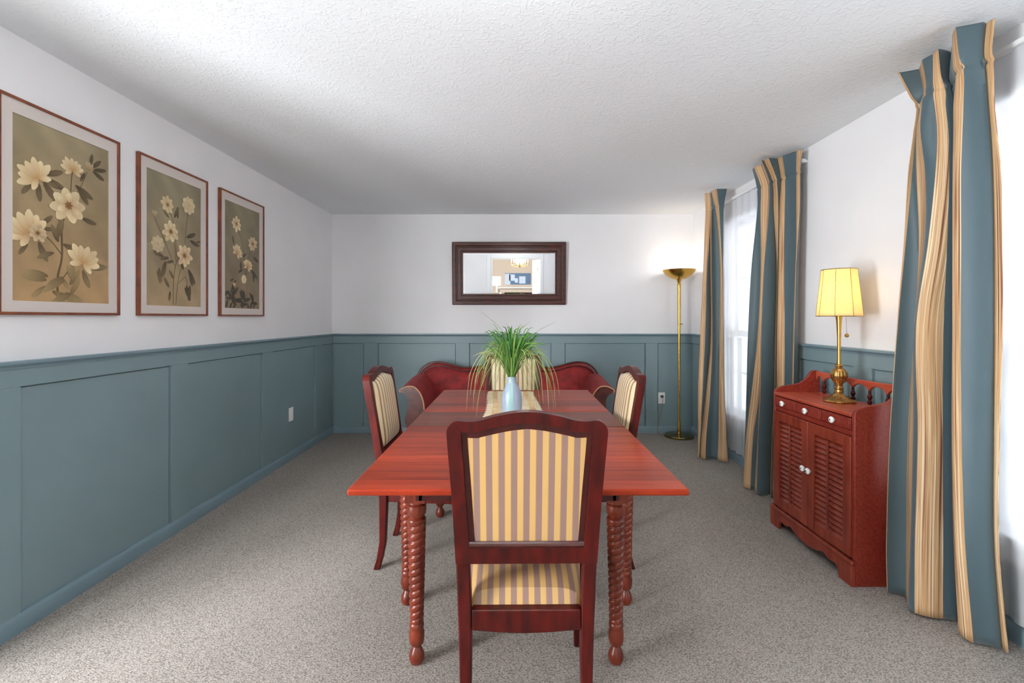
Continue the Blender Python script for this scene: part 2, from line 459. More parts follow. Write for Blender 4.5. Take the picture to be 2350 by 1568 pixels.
# ------------------------------------------------------------------ room shell
XL, XR, YB, YF, H = -2.04, 2.0, 5.12, -0.40, 2.44
RZ = 1.105            # chair rail top
WZ0, WZ1 = 0.40, 2.16
WIN = [(3.36, 4.30), (0.55, 1.93)]       # window openings along the right wall
m = M(); m.box(-3.2, 3.2, -5.0, 6.0, -0.10, 0); struct(m.build('floor', CARPET, smooth=False))
m = M(); m.box(-3.2, 3.2, -5.0, 6.0, H, H+0.1); struct(m.build('ceiling', CEIL, smooth=False))
L0, L1, LZ0, LZ1 = -0.23, 1.47, 0.10, 1.98      # tall window added beside the camera to let in fill light, unseen
m = M()
for a, b in ((YF, L0), (L1, YB)): m.box(XL-0.12, XL, a, b, 0, RZ-0.01, 1); m.box(XL-0.12, XL, a, b, RZ-0.01, H, 0)
m.box(XL-0.12, XL, L0, L1, 0, LZ0, 1); m.box(XL-0.12, XL, L0, L1, LZ1, H, 0)
struct(m.build('wall_left', [WALL, TEAL], smooth=False))
m = M(); m.box(XL-0.12, XR+0.14, YB, YB+0.12, 0, RZ-0.01, 1); m.box(XL-0.12, XR+0.14, YB, YB+0.12, RZ-0.01, H, 0)
struct(m.build('wall_back', [WALL, TEAL], smooth=False))
m = M()
ys = [YF] + sorted([y for w_ in WIN for y in w_]) + [YB]
for i in range(len(ys)-1):
    a, b = ys[i], ys[i+1]
    if (a, b) in WIN:
        m.box(XR, XR+0.14, a, b, 0, WZ0, 1); m.box(XR, XR+0.14, a, b, WZ1, H, 0)
    else:
        m.box(XR, XR+0.14, a, b, 0, RZ-0.01, 1); m.box(XR, XR+0.14, a, b, RZ-0.01, H, 0)
struct(m.build('wall_right', [WALL, TEAL], smooth=False))
# wall behind the camera with a cased opening, seen in the mirror
DX0, DX1, DZ = -0.53, 0.61, 2.05
m = M(); m.box(XL-0.12, DX0, YF-0.12, YF, 0, H); m.box(DX1, XR+0.14, YF-0.12, YF, 0, H); m.box(DX0, DX1, YF-0.12, YF, DZ, H)
struct(m.build('wall_front', WALL, smooth=False))
m = M()
m.box(DX0-0.10, DX0, YF, YF+0.018, 0, DZ+0.10); m.box(DX1, DX1+0.06, YF, YF+0.018, 0, DZ+0.10); m.box(DX0, DX1, YF, YF+0.018, DZ, DZ+0.10)
m.box(DX0, DX0+0.018, YF-0.12, YF, 0, DZ); m.box(DX1-0.018, DX1, YF-0.12, YF, 0, DZ); m.box(DX0, DX1, YF-0.12, YF, DZ-0.018, DZ)
struct(m.build('trim_7', WHITE, bevel=0.004))
m = M(); m.box(-2.9, 2.9, -4.62, -4.50, 0, H); struct(m.build('wall_hall_back', BEIGE, smooth=False))
m = M(); m.box(-3.0, -2.9, -4.62, YF-0.12, 0, H); struct(m.build('wall_hall_left', BEIGE, smooth=False))
m = M(); m.box(2.9, 3.0, -4.62, YF-0.12, 0, H); struct(m.build('wall_hall_right', BEIGE, smooth=False))
# open door leaf
m = M(); m.box(0, 0.035, -0.82, 0, 0.01, 2.02)
d1 = m.build('door_1', WHITE, bevel=0.003); struct(d1); d1.location = (DX1-0.055, YF-0.125, 0); d1.rotation_euler = (0, 0, math.radians(-7))
m = M()
for z in (0.25, 1.02, 1.80): m.tube([(-0.004, -0.004, z-0.045), (-0.004, -0.004, z+0.045)], 0.006, 8)
hg = m.build('door_hinge', OLDBR); hg.parent = d1

m = M()
m.box(XL, XL+0.018, L0-0.08, L0, 0.10, LZ1+0.08); m.box(XL, XL+0.018, L1, L1+0.08, 0.10, LZ1+0.08); m.box(XL, XL+0.018, L0, L1, LZ1, LZ1+0.08)
for y in (L0, (L0+L1)/2-0.03, L1-0.06): m.box(XL-0.09, XL-0.04, y, y+0.06, LZ0, LZ1)
m.box(XL-0.09, XL-0.04, L0, L1, LZ0, LZ0+0.08); m.box(XL-0.09, XL-0.04, L0, L1, LZ1-0.06, LZ1)
struct(m.build('window_3', WHITE, bevel=0.003))  # casing and bars of the added opening that admits the left fill

# wainscot stiles and rails, chair rails, baseboards
T = 0.022
def wains(name, wall, stiles, a0, a1, holes=()):
    m = M()
    def bx(p0, p1, z0, z1, t=T):
        if wall == 'l': m.box(XL, XL+t, p0, p1, z0, z1)
        elif wall == 'r': m.box(XR-t, XR, p0, p1, z0, z1)
        else: m.box(p0, p1, YB-t, YB, z0, z1)
    spans = [(a0, a1)]
    for h in holes:
        spans = [q for s0, s1 in spans for q in (((s0, h[0]), (h[1], s1)) if s0 < h[0] < s1 else ((s0, s1),))]
    for s0, s1 in spans: bx(s0, s1, 1.0, RZ-0.031)
    for s0, s1 in stiles: bx(s0, s1, 0.06, 1.0)
    # slightly raised field panels set off from the stiles and rails by a narrow shadow gap
    g = 0.007
    for s0, s1 in spans:
        cuts = [s0] + [v for st_ in sorted(stiles) if s0 < st_[0] < s1 for v in st_] + [s1]
        for p0, p1 in zip(cuts[::2], cuts[1::2]):
            if p1 - p0 > 0.06: bx(p0 + (g if p0 > s0 else 0), p1 - (g if p1 < s1 else 0), 0.06, 1.0-g, 0.010)
    struct(m.build(name, TEAL, bevel=0.001, seg=1))
    return spans
lst = [(1.60, 1.872), (2.696, 2.832), (3.674, 3.822), (4.648, 4.815)]
spl = wains('trim_1', 'l', lst, L1+0.08, YB-T)
bst = [(-1.675, -1.52), (-0.65, -0.50), (0.415, 0.565), (1.465, 1.60)]
spb = wains('trim_2', 'b', bst, XL+T, XR-T)
rst = [(2.533, 2.669), (4.42, 4.55), (3.17, 3.27)]
CAS = 0.09
hr = [(0.55-CAS, 1.93+CAS), (3.36-CAS, 4.30+CAS)]
spr = wains('trim_3', 'r', rst, YF, YB-T, hr)
m = M()
prof = [(0, -0.032), (0.026, -0.032), (0.028, -0.024), (0.036, -0.018), (0.042, -0.012), (0.042, -0.003), (0.038, 0), (0, 0)]
m.prism([(XL+p, RZ+q) for p, q in prof], 'y', L1+0.08, YB)
struct(m.build('trim_4', TEAL2))
m = M(); m.prism([(YB-p, RZ+q) for p, q in prof], 'x', XL, XR); struct(m.build('trim_5', TEAL2))
m = M()
for s0, s1 in spr: m.prism([(XR-p, RZ+q) for p, q in prof], 'y', s0, s1)
struct(m.build('trim_6', TEAL2))
bp = [(0, 0), (0.034, 0), (0.034, 0.052), (0.030, 0.062), (0.026, 0.070), (0.022, 0.074), (0, 0.074)]
m = M(); m.prism([(XL+p, q) for p, q in bp], 'y', YF, YB); struct(m.build('baseboard_left', TEAL2))
m = M(); m.prism([(YB-p, q) for p, q in bp], 'x', XL, XR); struct(m.build('baseboard_back', TEAL2))
m = M(); m.prism([(XR-p, q) for p, q in bp], 'y', YF, YB); struct(m.build('baseboard_right', TEAL2))

# windows: casing + sashes
for k, (y0, y1) in enumerate(WIN):
    m = M()
    m.box(XR-0.02, XR, y0-CAS, y0, WZ0-0.10, WZ1+0.07); m.box(XR-0.02, XR, y1, y1+CAS, WZ0-0.10, WZ1+0.07)
    m.box(XR-0.02, XR, y0, y1, WZ1, WZ1+0.07); m.box(XR-0.02, XR, y0, y1, WZ0-0.10, WZ0)
    m.box(XR-0.022, XR+0.10, y0-0.02, y1+0.02, WZ0-0.02, WZ0+0.008)
    wn = struct(m.build('window_%d' % (k+1), WHITE, bevel=0.004))
    zm = 1.14
    for (z0, z1, x) in ((WZ0+0.008, zm+0.02, XR+0.045), (zm-0.02, WZ1, XR+0.085)):
        m = M(); s = 0.045
        m.box(x, x+0.035, y0, y0+s, z0, z1); m.box(x, x+0.035, y1-s, y1, z0, z1)
        m.box(x, x+0.035, y0+s, y1-s, z0, z0+s); m.box(x, x+0.035, y0+s, y1-s, z1-s, z1)
        for q in (1, 2):
            yy = lerp(y0+s, y1-s, q/3); m.box(x+0.010, x+0.025, yy-0.009, yy+0.009, z0+s, z1-s)
        zz = (z0+z1)/2; m.box(x+0.010, x+0.025, y0+s, y1-s, zz-0.009, zz+0.009)
        sa = m.build('window_sash', WHITE, wn, bevel=0.003)
        m = M(); m.box(x+0.016, x+0.019, y0+s, y1-s, z0+s, z1-s); m.build('pane', GLASS, sa, smooth=False)

# ------------------------------------------------------------------ dining table
TC = (0.012, 2.35)
tab = thing('dining_table', 'long reddish boarded dining table with rope-twist turned legs in mid room', 'table', (TC[0], TC[1], 0))
TW = 0.52
for (y0, y1, e0, e1) in ((1.385, 2.186, 1, 0), (2.190, 2.548, 0, 0), (2.552, 3.31, 0, 1)):
    m = M(); m.box(TC[0]-TW, TC[0]+TW, y0, y1, 0.740, 0.760)
    m.build('table_leaf', TABLEL if e0+e1 == 0 else TABLET, tab, bevel=0.006, seg=3)
m = M()
m.box(TC[0]-0.36, TC[0]+0.36, 1.66, 1.685, 0.615, 0.739); m.box(TC[0]-0.36, TC[0]+0.36, 2.975, 3.0, 0.615, 0.739)
m.box(TC[0]-0.37, TC[0]-0.345, 1.66, 3.0, 0.615, 0.739); m.box(TC[0]+0.345, TC[0]+0.37, 1.66, 3.0, 0.615, 0.739)
m.build('apron', CHAIRD, tab, bevel=0.002)
for sx in (-1, 1):
    m = M(); m.box(TC[0]+sx*0.43-0.018, TC[0]+sx*0.43+0.018, 1.52, 3.1, 0.712, 0.739)
    m.build('slide_rail', CHAIRW, tab, bevel=0.003)
def twist(r, z, a):
    if 0.155 < z < 0.535:
        f = min(1, (z-0.155)/0.02, (0.535-z)/0.02)
        ph = 2*a - z*2*PI/0.0265
        return r - f*0.0045*(abs(math.cos(ph/2)))**7
    return r
lp = [(0.014, 0), (0.022, 0.004), (0.028, 0.018), (0.0285, 0.03), (0.024, 0.045), (0.017, 0.058), (0.014, 0.064), (0.018, 0.068), (0.026, 0.076),
      (0.0285, 0.095), (0.028, 0.118), (0.024, 0.128), (0.0245, 0.132), (0.027, 0.137), (0.0265, 0.148), (0.023, 0.153)]
for k in range(240):
    z = 0.155 + 0.38*(k+1)/241; lp.append((lerp(0.0255, 0.0345, (z-0.155)/0.38), z))
lp += [(0.033, 0.538), (0.026, 0.543), (0.027, 0.547), (0.034, 0.556), (0.036, 0.572), (0.034, 0.588), (0.027, 0.594), (0.034, 0.599), (0.033, 0.606)]
def tleg(x, y):
    m = M(); m.lathe(lp, (x, y, 0), 40, fn=twist)
    m.box(x-0.036, x+0.036, y-0.036, y+0.036, 0.604, 0.739)
    return m.build('leg', LEGW, tab, angle=40)
for x, y in ((-0.362, 1.70), (0.378, 1.70), (-0.478, 2.05), (0.50, 2.05), (-0.478, 2.95), (0.50, 2.95)): tleg(x, y)

# ------------------------------------------------------------------ dining chairs
def back_y(z): return interp([(0, -0.240), (0.06, -0.222), (0.14, -0.208), (0.36, -0.204), (0.50, -0.211), (0.56, -0.219), (1.05, -0.295)], z)
def loops():
    K, N = 10, 40
    def outx(z): return interp([(0.555, 0.209), (0.75, 0.216), (0.955, 0.228)], z)
    def inx(z): return interp([(0.605, 0.168), (0.95, 0.187)], z)
    def crest(u, zs, h):
        t = min(1, abs(u)/0.175); return zs + h*math.cos(PI*t/2)**2 - 0.004*math.sin(PI*min(1, max(0, (abs(u)-0.10)/0.1)))
    o, i = [], []
    for k in range(K+1):
        t = k/K; o.append((-outx(lerp(0.555, 0.955, t)), lerp(0.555, 0.955, t))); zz = lerp(0.605, 0.957, t); i.append((-inx(zz), zz))
    # corner
    for k in range(1, 6):
        a = PI/2*k/6; o.append((-0.228+0.038*(1-math.cos(a)), 0.955+0.038*math.sin(a))); i.append((-0.187+0.0004*k, 0.957+0.0003*k))
    for k in range(N+1):
        u = lerp(-0.190, 0.190, k/N); o.append((u, crest(u, 0.993, 0.024)))
        u2 = lerp(-0.186, 0.186, k/N); i.append((u2, crest(u2, 0.960, 0.024)))
    for k in range(5, 0, -1):
        a = PI/2*k/6; o.append((0.228-0.038*(1-math.cos(a)), 0.955+0.038*math.sin(a))); i.append((0.187-0.0004*k, 0.957+0.0003*k))
    for k in range(K, -1, -1):
        t = k/K; o.append((outx(lerp(0.555, 0.955, t)), lerp(0.555, 0.955, t))); zz = lerp(0.605, 0.957, t); i.append((inx(zz), zz))
    for k in range(1, N):
        t = k/N; o.append((lerp(0.209, -0.209, t), 0.555 - 0.0*math.sin(PI*t))); i.append((lerp(0.168, -0.168, t), 0.605))
    return o, i
def make_chair():
    t = thing('dining_chair', '', 'chair')
    o, i = loops()
    th = 0.036
    m = M(); m.ring(o, i, lambda u, z: (u, back_y(z)-th/2, z), lambda u, z: (u, back_y(z)+th/2, z))
    m.build('back_frame', CHAIRW, t, bevel=0.007, seg=3, angle=50)
    # bead moulding around the opening (rear side)
    c = Vector((0, 0.79))
    def shrink(p, d):
        v = Vector(p)
        return (v.x - math.copysign(min(d, abs(v.x)), v.x) if True else 0, v.y - (d if v.y > 0.8 else -d) * (1 if (v.y > 0.957 or v.y < 0.62) else ((v.y-0.79)/0.17)))
    i2 = [shrink(p, 0.018) for p in i]
    m = M(); m.ring(i, i2, lambda u, z: (u, back_y(z)-th/2+0.009, z), lambda u, z: (u, back_y(z)+th/2-0.008, z))
    m.build('back_moulding', CHAIRD, t, bevel=0.004, seg=2, angle=50)
    m = M(); 
    m.tube([(-0.170, back_y(0.612)-0.008, 0.612), (0.170, back_y(0.612)-0.008, 0.612)], 0.010, 10)
    m.build('lower_bead', CHAIRD, t)
    # panels: rear fabric (flat) and front pad (puffed)
    def pad(dy, bulge, shr):
        N, R = 30, 22; rows = []
        for r in range(R+1):
            v = r/R; row = []
            for k in range(N+1):
                uu = k/N*2-1
                x = uu*(lerp(0.168, 0.187, v)-shr)
                tt = min(1, abs(x)/0.175)
                ztop = 0.960 + 0.024*math.cos(PI*tt/2)**2 - shr
                z = lerp(0.605+shr, ztop, v)
                e = (1-abs(uu)**4)*(1-abs(2*v-1)**6)
                row.append((x, back_y(z)+dy+bulge*e**0.6, z))
            rows.append(row)
        return rows
    m = M(); m.quadgrid(pad(-0.006, -0.002, 0.006)); m.build('back_panel', STRIPE, t, solid=0.004)
    m = M(); m.quadgrid(pad(0.008, 0.030, 0.004)); m.build('back_pad', STRIPEF, t, solid=0.004)
    # rear legs with posts up to the back
    for sx in (-1, 1):
        secs = []
        for z in (0, 0.03, 0.06, 0.10, 0.14, 0.20, 0.28, 0.36, 0.44, 0.50, 0.556, 0.600):
            xo = interp([(0, 0.197), (0.24, 0.199), (0.556, 0.2086), (0.6, 0.2096)], z); wd = interp([(0, 0.030), (0.14, 0.034), (0.4, 0.041), (0.556, 0.041)], z)
            y = back_y(z); d = interp([(0, 0.030), (0.2, 0.036), (0.42, 0.044), (0.53, 0.0352), (0.6, 0.0352)], z)
            secs.append([(sx*xo, y-d/2, z), (sx*(xo-wd), y-d/2, z), (sx*(xo-wd), y+d/2, z), (sx*xo, y+d/2, z)])
        m = M(); m.sweeprect(secs); m.build('leg', CHAIRW, t, bevel=0.005, seg=2, angle=50)
    # front legs (gentle cabriole)
    for sx in (-1, 1):
        secs = []
        for z in (0, 0.02, 0.05, 0.12, 0.2, 0.28, 0.34, 0.40):
            k = interp([(0, 0.014), (0.02, 0.013), (0.05, 0.011), (0.12, 0.013), (0.28, 0.019), (0.36, 0.024), (0.40, 0.025)], z)
            dx = interp([(0, 0.008), (0.08, 0.0), (0.3, 0.006), (0.4, 0.0)], z)
            x = sx*(0.208+dx); y = 0.195+dx
            secs.append([(x-k, y-k, z), (x+k, y-k, z), (x+k, y+k, z), (x-k, y+k, z)])
        m = M(); m.sweeprect(secs); m.build('leg', CHAIRW, t, bevel=0.004, seg=2, angle=50)
    # seat rails
    m = M()
    n = 16; poly = [(lerp(-0.162, 0.162, k/n), 0.412) for k in range(n+1)] + [(lerp(0.162, -0.162, k/n), 0.352 - 0.010*math.sin(PI*k/n)) for k in range(n+1)]
    m.prism(poly, 'y', -0.226, -0.196); m.build('seat_rail', CHAIRW, t, bevel=0.003)
    m = M(); poly = [(lerp(-0.184, 0.184, k/n), 0.400) for k in range(n+1)] + [(lerp(0.184, -0.184, k/n), 0.338 + 0.016*math.sin(PI*k/n)) for k in range(n+1)]
    m.prism(poly, 'y', 0.182, 0.210); m.build('seat_rail', CHAIRW, t, bevel=0.003)
    for sx in (-1, 1):
        m = M(); m.sweeprect([[(sx*0.190, -0.20, 0.345), (sx*0.165, -0.20, 0.345), (sx*0.165, -0.20, 0.405), (sx*0.190, -0.20, 0.405)],
                              [(sx*0.226, 0.18, 0.345), (sx*0.200, 0.18, 0.345), (sx*0.200, 0.18, 0.400), (sx*0.226, 0.18, 0.400)]])
        m.build('seat_rail', CHAIRW, t, bevel=0.003)
    # seat cushion
    rows = []
    N, R = 28, 24
    for r in range(R+1):
        v = r/R; y = lerp(-0.200, 0.212, v); hw = lerp(0.164, 0.226, v); row = []
        for k in range(N+1):
            uu = k/N*2-1
            e = (1-abs(uu)**5)*(1-abs(2*v-1)**5)
            row.append((uu*hw, y + (0.012*(1-uu*uu) if v == 1 else 0), 0.408 + 0.072*max(0, e)**0.42))
        rows.append(row)
    m = M(); m.quadgrid(rows); m.quadgrid([[(p[0], p[1], 0.400) for p in r] for r in rows])
    m.build('seat_cushion', STRIPE, t)
    return t
chair = make_chair()
CG = 'dining chairs around the table'
chair['group'] = CG
chair.location = (0.034, 1.585, 0)
chair.rotation_euler.z = math.radians(0.6)
chair['label'] = 'mahogany dining chair nearest the camera, its gold and mauve striped back turned to the viewer'
for loc, rz, lab in (((-0.460, 2.515, 0), -90, 'dining chair on the left side of the table, cream striped back facing right'),
                     ((0.362, 2.520, 0), 90, 'dining chair on the right side of the table, cream striped back facing left'),
                     ((-0.006, 3.385, 0), 180, 'dining chair at the far table end in front of the red settee, behind the grass')):
    c = copy_tree(chair); c.location = loc; c.rotation_euler.z = math.radians(rz); c['label'] = lab

# ------------------------------------------------------------------ settee
SX = -0.067
st = thing('settee', 'red velvet camelback settee with scrolled arms against the teal back wall', 'sofa', (SX, 4.6, 0))
half = [(1.0, 0.40), (1.008, 0.55), (0.985, 0.64), (0.93, 0.735), (0.86, 0.790), (0.775, 0.808), (0.68, 0.800), (0.58, 0.772), (0.48, 0.751), (0.38, 0.752), (0.25, 0.772), (0.12, 0.800), (0.0, 0.812)]
hc = catmull(half, 5)
outl = hc + [(-x, z) for x, z in reversed(hc[:-1])]
N = len(outl)
rows = []
for (d, y0, y1) in ((0.03, 4.86, 4.86),):
    pass
# upholstered back: front puffed surface + rear
rows = []
for r in range(13):
    v = r/12; row = []
    for (x, z) in outl:
        e = 1 - v
        zz = lerp(0.40, z-0.02, math.cos(v*PI/2)) if False else lerp(z-0.018, 0.38, v)
        xx = x*lerp(0.985, 0.93, v)
        yy = 4.90 - 0.055*math.sin(min(1, v*2.2)*PI/2) - 0.03*v
        row.append((SX+xx, yy, zz))
    rows.append(row)
m = M(); m.quadgrid(rows); m.quadgrid([[(SX+x*0.985, 4.90, z-0.018) for x, z in outl], [(SX+x*0.985, 5.03, z-0.02) for x, z in outl], [(SX+x*0.97, 5.03, 0.3) for x, z in outl]])
m.build('backrest', VELVET, st, angle=60)
m = M(); m.tube([(SX+x, 4.93, z-0.004) for x, z in outl], 0.010, 10, flat=1.0, up=Vector((0, 1, 0)))
m.build('crest_rail', SETW, st)
m = M(); m.tube([(SX+x*0.97, 4.862, z-0.038) for x, z in outl], 0.006, 6, up=Vector((0, 1, 0))); m.build('piping', CHAIRD, st)
# seat
m = M(); m.box(SX-0.86, SX+0.86, 4.28, 4.90, 0.24, 0.34); m.build('seat_rail', SETW, st, bevel=0.01)
rows = []
for r in range(13):
    v = r/12; rows.append([(SX+lerp(-0.84, 0.84, k/30), lerp(4.27, 4.88, v), 0.34 + 0.09*(max(0, (1-abs(k/15-1)**8)*(1-abs(2*v-1)**6)))**0.5) for k in range(31)])
m = M(); m.quadgrid(rows); m.build('seat_cushion', VELVET, st)
# arms
for sx in (-1, 1):
    prof = [(0.790, 0.34), (0.775, 0.42), (0.785, 0.50), (0.815, 0.575), (0.865, 0.630), (0.925, 0.640), (0.975, 0.622), (1.005, 0.602), (0.998, 0.582), (0.965, 0.566), (0.935, 0.530), (0.925, 0.47), (0.940, 0.40), (0.958, 0.34), (0.952, 0.28), (0.925, 0.24), (0.86, 0.24), (0.80, 0.26)]
    pc = catmull(prof + [prof[0]], 4)[:-1]
    rows = []
    for q in range(9):
        t = q/8; y = lerp(4.30, 4.90, t); up = 0.03*math.sin(t*PI/2) + 0.02*t
        rows.append([(SX+sx*x, y, z + up*max(0, min(1, (z-0.4)/0.2))) for x, z in pc])
    m = M(); m.sweeprect(rows, 0)
    arm = m.build('arm', VELVET, st, angle=60)
    fr = [(SX+sx*x, 4.297, z) for x, z in pc]
    m = M()
    n = len(fr)
    m.face([(p[0]*1 + 0, 4.285, p[2]) for p in [fr[k] for k in range(n)]])
    m.quadgrid([[(p[0], 4.285, p[2]) for p in fr], fr], closed=True)
    m.build('arm_front', SETW, arm)
    seg = catmull(prof[1:9], 4)
    m = M(); m.tube([(SX+sx*x, 4.283, z) for x, z in seg], 0.006, 6, up=Vector((0, 1, 0))); m.build('piping', PIPE, arm)
for sx in (-1, 1):
    for y in (4.34, 4.90):
        secs = []
        for z, k, dx in ((0, 0.014, 0.03), (0.03, 0.020, 0.03), (0.06, 0.012, 0.015), (0.14, 0.02, 0.0), (0.22, 0.032, 0.01), (0.25, 0.034, 0.0)):
            x = SX + sx*(0.86+dx); secs.append([(x-k, y-k, z), (x+k, y-k, z), (x+k, y+k, z), (x-k, y+k, z)])
        m = M(); m.sweeprect(secs); m.build('leg', SETW, st, bevel=0.006)

# ------------------------------------------------------------------ runner, vase, grass
rows = []
N, R = 16, 60
uvs = []
for r in range(R+1):
    v = r/R; y = lerp(2.24, 3.22, v); row = []
    for k in range(N+1):
        u = k/N
        ex = 0.006*math.sin(r*1.7)+0.004*math.sin(r*3.1+1) if k in (0, N) else 0
        x = lerp(-0.170, 0.143, u) + ex + 0.012*math.sin(v*5)
        z = 0.7625 + 0.0018*(1+math.sin(v*40+u*3))*(1 if 0 < k < N else 0.3)
        row.append((x, y + (0.012*math.sin(k*2.3) if r in (0, R) else 0), z))
    rows.append(row)
m = M(); m.quadgrid(rows); m.quadgrid([[(p[0], p[1], 0.7608) for p in r] for r in rows])
for x in (-0.118, 0.092):
    for k in range(34):
        y = 2.27 + k*0.028; xx = x + 0.012*math.sin((y-2.24)/0.98*5)
        m.box(xx-0.016, xx+0.016, y, y+0.0035, 0.7655, 0.7680, 1)
rn = m.build('table_runner', [RUNNER, STITCH], angle=60)
tag(rn, 'frayed ecru cloth runner lying along the table under the vase', 'table runner')

VX, VY = -0.012, 2.45
vs = thing('vase', 'pale blue ceramic bottle vase with a green glazed band, on the table runner', 'vase', (VX, VY, 0.768))
vp = [(0.030, 0), (0.050, 0.003), (0.0530, 0.012), (0.0545, 0.050), (0.0540, 0.082), (0.0510, 0.105), (0.044, 0.128), (0.034, 0.150), (0.0265, 0.168), (0.0245, 0.185), (0.026, 0.197), (0.0235, 0.197), (0.022, 0.185), (0.022, 0.10), (0.02, 0.09)]
vpc = catmull(vp, 4)
m = M(); m.lathe(vpc, (VX, VY, 0.768), 40); m.build('body', VASE, vs, angle=50)
rows = []
for (r, z) in [p for p in vpc[:41] if p[1] > 0.004]:
    rows.append([(VX + (r+0.0008)*math.sin(a), VY - (r+0.0008)*math.cos(a), 0.768+z) for a in [math.radians(d) for d in range(-22, 11, 4)]])
m = M(); m.quadgrid(rows); m.build('glaze_band', VASE2, vs)

gm = M(); gm.c = []
def blade(pts, w, col, colt):
    P = [Vector(p) for p in pts]; n = len(P); b = len(gm.v)
    ang = random.uniform(-0.6, 0.6)
    for i, p in enumerate(P):
        t = i/(n-1)
        tan = (P[min(i+1, n-1)] - P[max(i-1, 0)]).normalized()
        side = tan.cross(Vector((math.sin(ang), -math.cos(ang), 0.15))).normalized()
        ww = w*(min(1, 0.35+2.2*t) if t < 0.3 else 1)*(1-t**2.2)**0.8 + 0.0004
        nrm = tan.cross(side).normalized()
        cc = tuple(lerp(a, c, t**1.3) for a, c in zip(col, colt))
        gm.v += [tuple(p - side*ww/2), tuple(p + nrm*ww*0.25), tuple(p + side*ww/2)]
        gm.c += [cc]*3
    for i in range(n-1):
        for j in (0, 1):
            gm.f.append((b+3*i+j, b+3*i+j+1, b+3*i+j+4, b+3*i+j+3)); gm.mi.append(0)
G1 = [rgb(42, 98, 34), rgb(62, 118, 44), rgb(84, 134, 50), rgb(34, 84, 32), rgb(122, 156, 70)]
G2 = [rgb(84, 114, 48), rgb(136, 144, 76), rgb(162, 152, 102), rgb(92, 128, 52)]
NB = 230
zt = 0.768+0.185
for k in range(NB):
    a = random.uniform(0, 2*PI); kind = random.random()
    rb = random.uniform(0, 0.014)
    bx, by = VX + rb*math.cos(a), VY + rb*math.sin(a)
    if kind < 0.52:      # upright broad
        L = random.uniform(0.15, 0.27); out = random.uniform(0.01, 0.12); wd = random.uniform(0.006, 0.011)
        end = (bx+out*math.cos(a), by+out*math.sin(a)*0.8, zt + L)
        mid = (bx+out*0.35*math.cos(a), by+out*0.35*math.sin(a), zt + L*0.55)
        pts = [(bx, by, zt-0.05), (bx, by, zt), mid, end, (end[0]+0.03*math.cos(a), end[1]+0.03*math.sin(a), end[2]+random.uniform(-0.02, 0.03))]
        blade(catmull(pts, 4), wd, random.choice(G1), random.choice(G1))
    elif kind < 0.80:    # arching
        L = random.uniform(0.14, 0.22); out = random.uniform(0.10, 0.22); wd = random.uniform(0.003, 0.006); dr = random.uniform(0.0, 0.20)
        pts = [(bx, by, zt-0.05), (bx, by, zt), (bx+out*0.35*math.cos(a), by+out*0.35*math.sin(a), zt+L*0.8),
               (bx+out*0.75*math.cos(a), by+out*0.75*math.sin(a), zt+L*0.9), (bx+out*1.1*math.cos(a), by+out*1.1*math.sin(a), zt+L*0.9-dr)]
        blade(catmull(pts, 5), wd, random.choice(G1), random.choice(G2))
    else:                # thin drooping
        L = random.uniform(0.10, 0.20); out = random.uniform(0.14, 0.24); wd = random.uniform(0.0018, 0.0032); dr = random.uniform(0.15, 0.34)
        pts = [(bx, by, zt-0.05), (bx, by, zt), (bx+out*0.5*math.cos(a), by+out*0.5*math.sin(a), zt+L),
               (bx+out*0.95*math.cos(a), by+out*0.95*math.sin(a), zt+L-dr*0.45), (bx+out*1.08*math.cos(a), by+out*1.08*math.sin(a), max(0.785, zt+L-dr))]
        blade(catmull(pts, 6), wd, random.choice(G1), random.choice(G2))
# the few long fine stems that stand out in silhouette
for (ex, ez, mx_, mz) in ((-0.165, 1.315, -0.045, 1.20), (0.235, 1.262, 0.10, 1.18), (-0.03, 1.255, 0.0, 1.15), (0.10, 1.262, 0.03, 1.19), (-0.11, 1.20, -0.07, 1.16), (0.13, 1.205, 0.06, 1.17)):
    blade(catmull([(VX, VY, zt-0.04), (VX+mx_*0.2, VY, zt+0.08), (VX+mx_, VY-0.01, mz), (VX+ex, VY-0.02, ez)], 8), 0.0022, rgb(70, 100, 50), rgb(96, 96, 80))
for (sx, o, e) in ((-1, 0.20, 0.80), (-1, 0.235, 0.785), (1, 0.19, 0.79), (1, 0.225, 0.80), (1, 0.245, 0.86), (-1, 0.215, 0.87), (1, 0.16, 0.83)):
    blade(catmull([(VX, VY, zt-0.04), (VX+sx*0.03, VY, zt+0.10), (VX+sx*o*0.6, VY-0.02, zt+0.15), (VX+sx*o*0.93, VY-0.03, zt+0.04), (VX+sx*o*1.03, VY-0.03, e)], 7), 0.0034, rgb(96, 140, 56), rgb(176, 172, 120))
gr = gm.build('ornamental_grass', GRASS, merge=False)
tag(gr, 'bushy bunch of long green grass blades arching out of the pale blue vase', 'plant')

